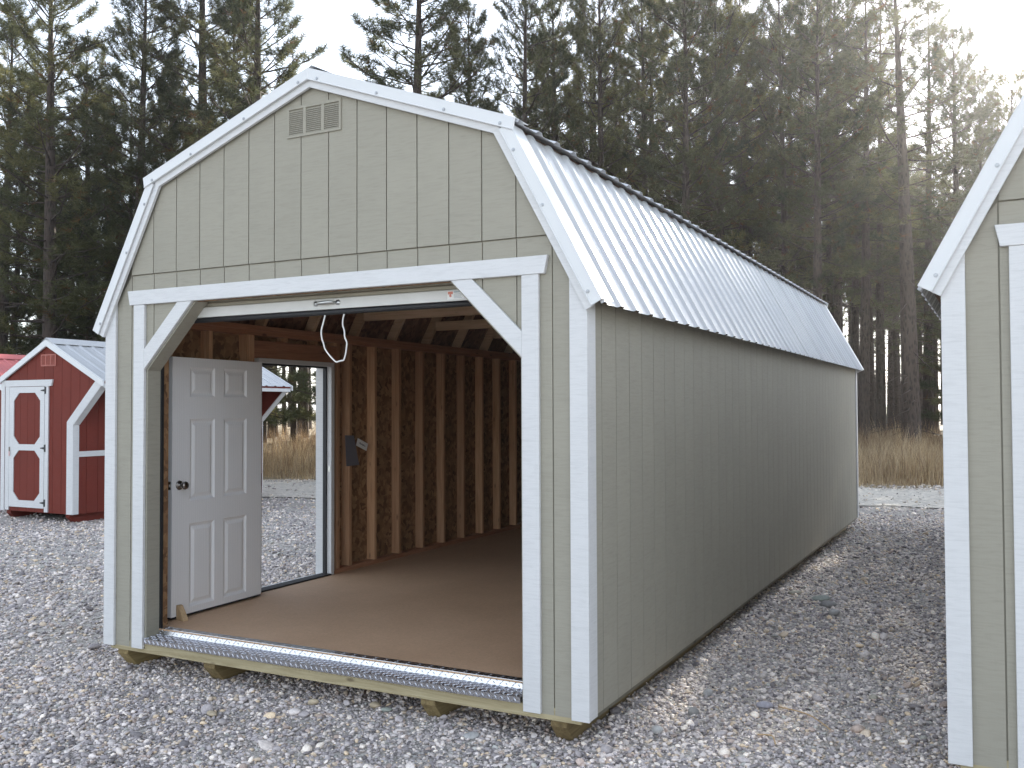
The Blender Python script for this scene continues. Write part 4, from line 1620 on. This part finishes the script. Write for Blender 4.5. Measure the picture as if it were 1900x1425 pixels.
# ------------------------------------------------------------------ dry grass
def grass():
    g = np.random.default_rng(5)
    S0, D0 = [], []
    for s0, s1, d0, d1, n in ((-32, 8, 0.0, 9.0, 16000), (-17.5, -8.0, 0.0, 9, 20000), (-3.5, 2.5, 0.0, 8.5, 30000), (-32, 8, 9, 16, 7000)):
        m = n // 6
        cs, cdp = g.uniform(s0, s1, m), g.uniform(d0, d1, m)
        S0.append((cs[:, None] + g.normal(0, 0.07, (m, 6))).ravel())
        D0.append((cdp[:, None] + g.normal(0, 0.07, (m, 6))).ravel())
    S, D = np.concatenate(S0), np.concatenate(D0)
    D = D + 0.3 * wob(S, 1.7) * (D < 5)
    N = len(S)
    X, Y = line_xy(S, D)
    Z = np.where(D > 0, 0.015 + field_h(S, D), 0.0) - 0.01
    clump = 0.5 + 0.5 * np.sin(S * 1.9 + np.sin(D * 1.3) * 2) * np.sin(D * 1.1 + 0.7)
    edge = np.clip((D + 0.1) / 1.2, 0.25, 1)
    h = g.uniform(0.28, 0.72, N) * (0.75 + 0.5 * clump) * edge
    tall = g.random(N) < 0.10
    h[tall] *= 1.45
    az = g.uniform(0, 6.283, N)
    ln = g.uniform(0.05, 0.5, N) * h
    b0 = np.stack([X, Y, Z], -1)
    dirv = np.stack([np.cos(az), np.sin(az), np.zeros(N)], -1)
    wv = np.stack([-np.sin(az + 0.6), np.cos(az + 0.6), np.zeros(N)], -1) * g.uniform(0.0025, 0.0055, N)[:, None]
    mid = b0 + dirv * (ln * 0.35)[:, None] + np.array([0, 0, 1]) * (h * 0.62)[:, None]
    tip = b0 + dirv * ln[:, None] + np.array([0, 0, 1]) * h[:, None]
    V = np.stack([b0 - wv, b0 + wv, mid - wv * 0.8, mid + wv * 0.8, tip], 1).reshape(-1, 3)
    i = np.arange(N) * 5
    F = np.concatenate([np.stack([i, i + 1, i + 3], -1), np.stack([i, i + 3, i + 2], -1), np.stack([i + 2, i + 3, i + 4], -1)])
    pal = np.array([[0.60, 0.45, 0.27], [0.72, 0.57, 0.38], [0.36, 0.245, 0.15], [0.26, 0.17, 0.11], [0.54, 0.42, 0.28]])
    back = np.clip((D - 3.0) / 3.0, 0, 1)
    ci = np.where(g.random(N) < 0.25 + 0.45 * back, g.integers(2, 4, N), g.choice([0, 1, 4], N))
    c = pal[ci] * g.uniform(0.8, 1.2, N)[:, None]
    c4 = np.concatenate([np.repeat(c, 5, 0), np.ones((N * 5, 1))], 1)
    me = np_mesh('dry_grass', V, F, {'tint': ('FLOAT_COLOR', 'POINT', c4)})
    o = put('dry_grass', me, M['straw'])
    o['kind'] = 'stuff'
    o['label'] = 'tall straw-coloured dry grass along the foot of the pine wood'


grass()

# ------------------------------------------------------------------ gravel
PAL = 1.36 * np.array([1.11, 1.0, 0.90]) * np.array([[0.34, 0.34, 0.375], [0.46, 0.46, 0.485], [0.235, 0.235, 0.262], [0.57, 0.565, 0.58], [0.47, 0.425, 0.36], [0.70, 0.69, 0.67], [0.37, 0.325, 0.31], [0.15, 0.15, 0.17], [0.56, 0.49, 0.38], [0.36, 0.39, 0.40]])
PW = np.array([0.22, 0.22, 0.14, 0.14, 0.06, 0.06, 0.05, 0.07, 0.025, 0.02])


def gravel():
    g = np.random.default_rng(3)
    P, Sz = [], []

    def ring(r0, r1, dens, lo, hi):
        a0, a1 = YAW - R(36), YAW + R(36)
        n = int(dens * 0.5 * (a1 - a0) * (r1 * r1 - r0 * r0))
        r = np.sqrt(g.uniform(r0 * r0, r1 * r1, n))
        a = g.uniform(a0, a1, n)
        x, y = CAM[0] + r * np.sin(a), CAM[1] + r * np.cos(a)
        s = lo * (hi / lo) ** (g.random(n) ** 1.9)
        P.append(np.stack([x, y], -1)); Sz.append(s)
    ring(3.2, 7.5, 3900, 0.005, 0.0160)
    ring(7.5, 11, 1800, 0.007, 0.019)
    ring(11, 16, 700, 0.009, 0.022)
    ring(16, 23, 150, 0.013, 0.032)
    ring(3.2, 14, 22, 0.020, 0.036)
    P, Sz = np.concatenate(P), np.concatenate(Sz)
    x, y = P.T
    keep = np.ones(len(P), bool)
    for cx, cy in ((0, 0), (5.057, 0.228)):
        keep &= ~((np.abs(x - cx) < 1.2) & (y > cy + 0.9) & (y < cy + LEN - 0.4))
    keep &= ~((x > -10.3) & (x < -9.1) & (y > 5.5) & (y < 9.0))
    d = (x - LP[0]) * LN[0] + (y - LP[1]) * LN[1]
    # bare patches of packed fines, and few stones on the road
    den = 0.5 + 0.5 * np.sin(x * 1.1 + 2 * np.sin(y * 0.6)) * np.sin(y * 0.9 + 1.0)
    keep &= g.random(len(P)) < np.where(d > -4.2, np.where(d > -0.9, 0.75, 0.10), np.where(x < -2.2, 0.30 + 0.70 * den, 0.85 + 0.15 * den))
    keep &= d < 0.5
    P, Sz, d = P[keep], Sz[keep], d[keep]
    N = len(P)
    z = g_h(P[:, 0], P[:, 1]) + Sz * g.uniform(-0.15, 0.75, N) + np.where(d > -4.2, 0.02, 0)
    V = np.concatenate([P, z[:, None]], 1)
    sc = np.stack([Sz * g.uniform(0.8, 1.5, N), Sz * g.uniform(0.65, 1.1, N), Sz * g.uniform(0.38, 0.75, N)], -1)
    rot = np.stack([g.normal(0, 0.35, N), g.normal(0, 0.35, N), g.uniform(0, 6.283, N)], -1)
    c = PAL[g.choice(len(PAL), N, p=PW / PW.sum())] * g.uniform(0.8, 1.22, N)[:, None]
    warm = (d > -4.4)
    c[warm] = c[warm] * 0.6 + np.array([0.42, 0.38, 0.32]) * 0.55
    me = bpy.data.meshes.new('gravel')
    me.vertices.add(N)
    me.vertices.foreach_set('co', V.astype(np.float32).ravel())
    for nm, typ, arr, key in (('rot', 'FLOAT_VECTOR', rot, 'vector'), ('scl', 'FLOAT_VECTOR', sc, 'vector'), ('col', 'FLOAT_COLOR', np.concatenate([c, np.ones((N, 1))], 1), 'color')):
        a = me.attributes.new(nm, typ, 'POINT')
        a.data.foreach_set(key, arr.astype(np.float32).ravel())
    o = put('gravel', me, M['pebble'])
    o['kind'] = 'stuff'
    o['label'] = 'loose grey river gravel covering the yard'
    ng = bpy.data.node_groups.new('scatter_stones', 'GeometryNodeTree')
    ng.interface.new_socket('Geometry', in_out='INPUT', socket_type='NodeSocketGeometry')
    ng.interface.new_socket('Geometry', in_out='OUTPUT', socket_type='NodeSocketGeometry')
    nd, L = ng.nodes, ng.links
    gi, go = nd.new('NodeGroupInput'), nd.new('NodeGroupOutput')
    iop = nd.new('GeometryNodeInstanceOnPoints')
    join = nd.new('GeometryNodeJoinGeometry')
    for k in range(4):
        ico = nd.new('GeometryNodeMeshIcoSphere')
        ico.inputs['Radius'].default_value = 1.0
        ico.inputs['Subdivisions'].default_value = 2
        ps = nd.new('GeometryNodeInputPosition')
        ns = nd.new('ShaderNodeTexNoise')
        ns.noise_dimensions = '4D'
        ns.inputs['W'].default_value = 3.7 * k
        ns.inputs['Scale'].default_value = 1.1
        ns.inputs['Detail'].default_value = 1.0
        sb = nd.new('ShaderNodeVectorMath'); sb.operation = 'SUBTRACT'
        sb.inputs[1].default_value = (0.5, 0.5, 0.5)
        scn = nd.new('ShaderNodeVectorMath'); scn.operation = 'SCALE'
        scn.inputs['Scale'].default_value = 1.25
        sp = nd.new('GeometryNodeSetPosition')
        sm = nd.new('GeometryNodeSetShadeSmooth')
        sma = nd.new('GeometryNodeSetMaterial')
        sma.inputs['Material'].default_value = M['pebble']
        g2i = nd.new('GeometryNodeGeometryToInstance')
        L.new(ps.outputs[0], ns.inputs['Vector'])
        L.new(ns.outputs['Color'], sb.inputs[0])
        L.new(sb.outputs[0], scn.inputs[0])
        L.new(ico.outputs['Mesh'], sp.inputs['Geometry'])
        L.new(scn.outputs[0], sp.inputs['Offset'])
        L.new(sp.outputs[0], sm.inputs[0])
        L.new(sm.outputs[0], sma.inputs[0])
        L.new(sma.outputs[0], g2i.inputs[0])
        L.new(g2i.outputs[0], join.inputs[0])
    L.new(gi.outputs[0], iop.inputs['Points'])
    L.new(join.outputs[0], iop.inputs['Instance'])
    iop.inputs['Pick Instance'].default_value = True
    rnd = nd.new('FunctionNodeRandomValue')
    rnd.data_type = 'INT'
    for s_ in rnd.inputs:
        if s_.name == 'Min' and s_.type == 'INT':
            s_.default_value = 0
        if s_.name == 'Max' and s_.type == 'INT':
            s_.default_value = 3
    L.new([q for q in rnd.outputs if q.type == 'INT'][0], iop.inputs['Instance Index'])
    for nm, sock in (('rot', 'Rotation'), ('scl', 'Scale')):
        na = nd.new('GeometryNodeInputNamedAttribute')
        na.data_type = 'FLOAT_VECTOR'
        na.inputs['Name'].default_value = nm
        L.new(na.outputs['Attribute'], iop.inputs[sock])
    L.new(iop.outputs[0], go.inputs[0])
    md = o.modifiers.new('scatter', 'NODES')
    md.node_group = ng
    print('gravel stones', N)


gravel()


# ---- larger stones one can point at
def stone_mesh(seed, sx, sy, sz):
    g = np.random.default_rng(seed)
    import bmesh
    bm = bmesh.new()
    bmesh.ops.create_icosphere(bm, subdivisions=3, radius=1.0)
    ph = g.uniform(0, 6.28, 6)
    for v in bm.verts:
        p = np.array(v.co)
        k = 1 + 0.13 * math.sin(2.1 * p[0] + ph[0]) * math.cos(1.7 * p[1] + ph[1]) + 0.10 * math.sin(2.9 * p[2] + ph[2] + p[0]) + 0.05 * math.sin(5 * p[1] + ph[3])
        v.co = Vector((p[0] * sx * k, p[1] * sy * k, p[2] * sz * k))
    me = bpy.data.meshes.new('stone')
    bm.to_mesh(me)
    bm.free()
    me.polygons.foreach_set('use_smooth', [True] * len(me.polygons))
    return me


def stone_mat(name, c):
    return plain(name, c, 0.7, 0, 0.22, 38, 0.4, 0.35, 120)


STM = {'pale': stone_mat('pale_grey_stone', (0.42, 0.415, 0.41)), 'lilac': stone_mat('lilac_grey_stone', (0.38, 0.365, 0.41)), 'tan': stone_mat('tan_stone', (0.46, 0.38, 0.27)),
       'dark': stone_mat('dark_grey_stone', (0.27, 0.265, 0.26)), 'green': stone_mat('greenish_stone', (0.36, 0.39, 0.35)), 'buff': stone_mat('buff_stone', (0.46, 0.43, 0.36))}
for i, (x, y, a, b, c, rz_, mat, lab) in enumerate([
    (1.095, -0.063, 0.042, 0.028, 0.017, 0.3, 'pale', 'flat pale grey stone on the gravel before the right skid'),
    (2.336, 1.109, 0.046, 0.026, 0.022, 0.5, 'lilac', 'lilac-grey rounded stone beside the long straw on the gravel'),
    (2.86, 1.55, 0.026, 0.020, 0.014, 0.2, 'buff', 'round buff pebble just beyond the long straw'),
    (2.115, 4.30, 0.075, 0.045, 0.026, 0.2, 'green', 'flat greenish cobble in the gravel lane between the sheds'),
    (2.22, 4.02, 0.070, 0.055, 0.034, 1.1, 'dark', 'dark cobble in the middle of the gravel lane'),
    (1.86, 4.45, 0.055, 0.035, 0.022, 0.4, 'buff', 'buff cobble nearest the long side wall in the lane'),
    (2.31, 3.72, 0.050, 0.034, 0.030, 0.8, 'pale', 'grey cobble nearest the camera among the lane cobbles'),
    (0.02, -0.02, 0.034, 0.021, 0.016, 0.5, 'tan', 'tan stone on the gravel below the middle of the threshold'),
    (-0.34, -0.44, 0.040, 0.020, 0.015, -0.2, 'tan', 'sand-coloured chip of stone left of centre on the near gravel'),
    (0.37, 0.10, 0.030, 0.026, 0.019, 0.9, 'tan', 'round brown pebble in the shade below the threshold'),
    (0.47, 0.07, 0.034, 0.016, 0.012, 0.3, 'green', 'long greenish pebble beside the round brown one'),
    (1.98, 1.20, 0.032, 0.022, 0.020, 1.0, 'pale', 'bluish oval stone left of the lilac stone'),
    (1.93, 0.42, 0.034, 0.027, 0.020, 0.1, 'pale', 'big oval grey pebble right of the shed corner on the near gravel'),
    (2.02, 0.78, 0.030, 0.015, 0.032, 0.7, 'dark', 'dark wedge-shaped stone standing on edge in the gravel'),
]):
    o = put('stone', stone_mesh(50 + i, a, b, c), STM[mat])
    o.location = (x, y, float(g_h(np.float64(x), np.float64(y))) + c * 0.55 + 0.008)
    o.rotation_euler = (0.1, -0.08, rz_)
    tag(o, lab, 'stone')
for i, (p, q, lab) in enumerate([((2.42, 1.06, 0.022), (2.74, 0.80, 0.02), 'long dry straw lying on the gravel right of the lilac stone'), ((2.42, 0.56, 0.022), (2.53, 0.46, 0.02), 'short pale straw lying on the near gravel')]):
    p, q = np.array(p), np.array(q)
    mid_ = (p + q) / 2 + np.array([0.02, 0.03, 0.012])
    o = MB().tube(smooth_path([p, mid_, q], 6), [0.004] * 12 + [0.002], 5).build('straw', M['wedge'], None, True)
    tag(o, lab, 'straw')
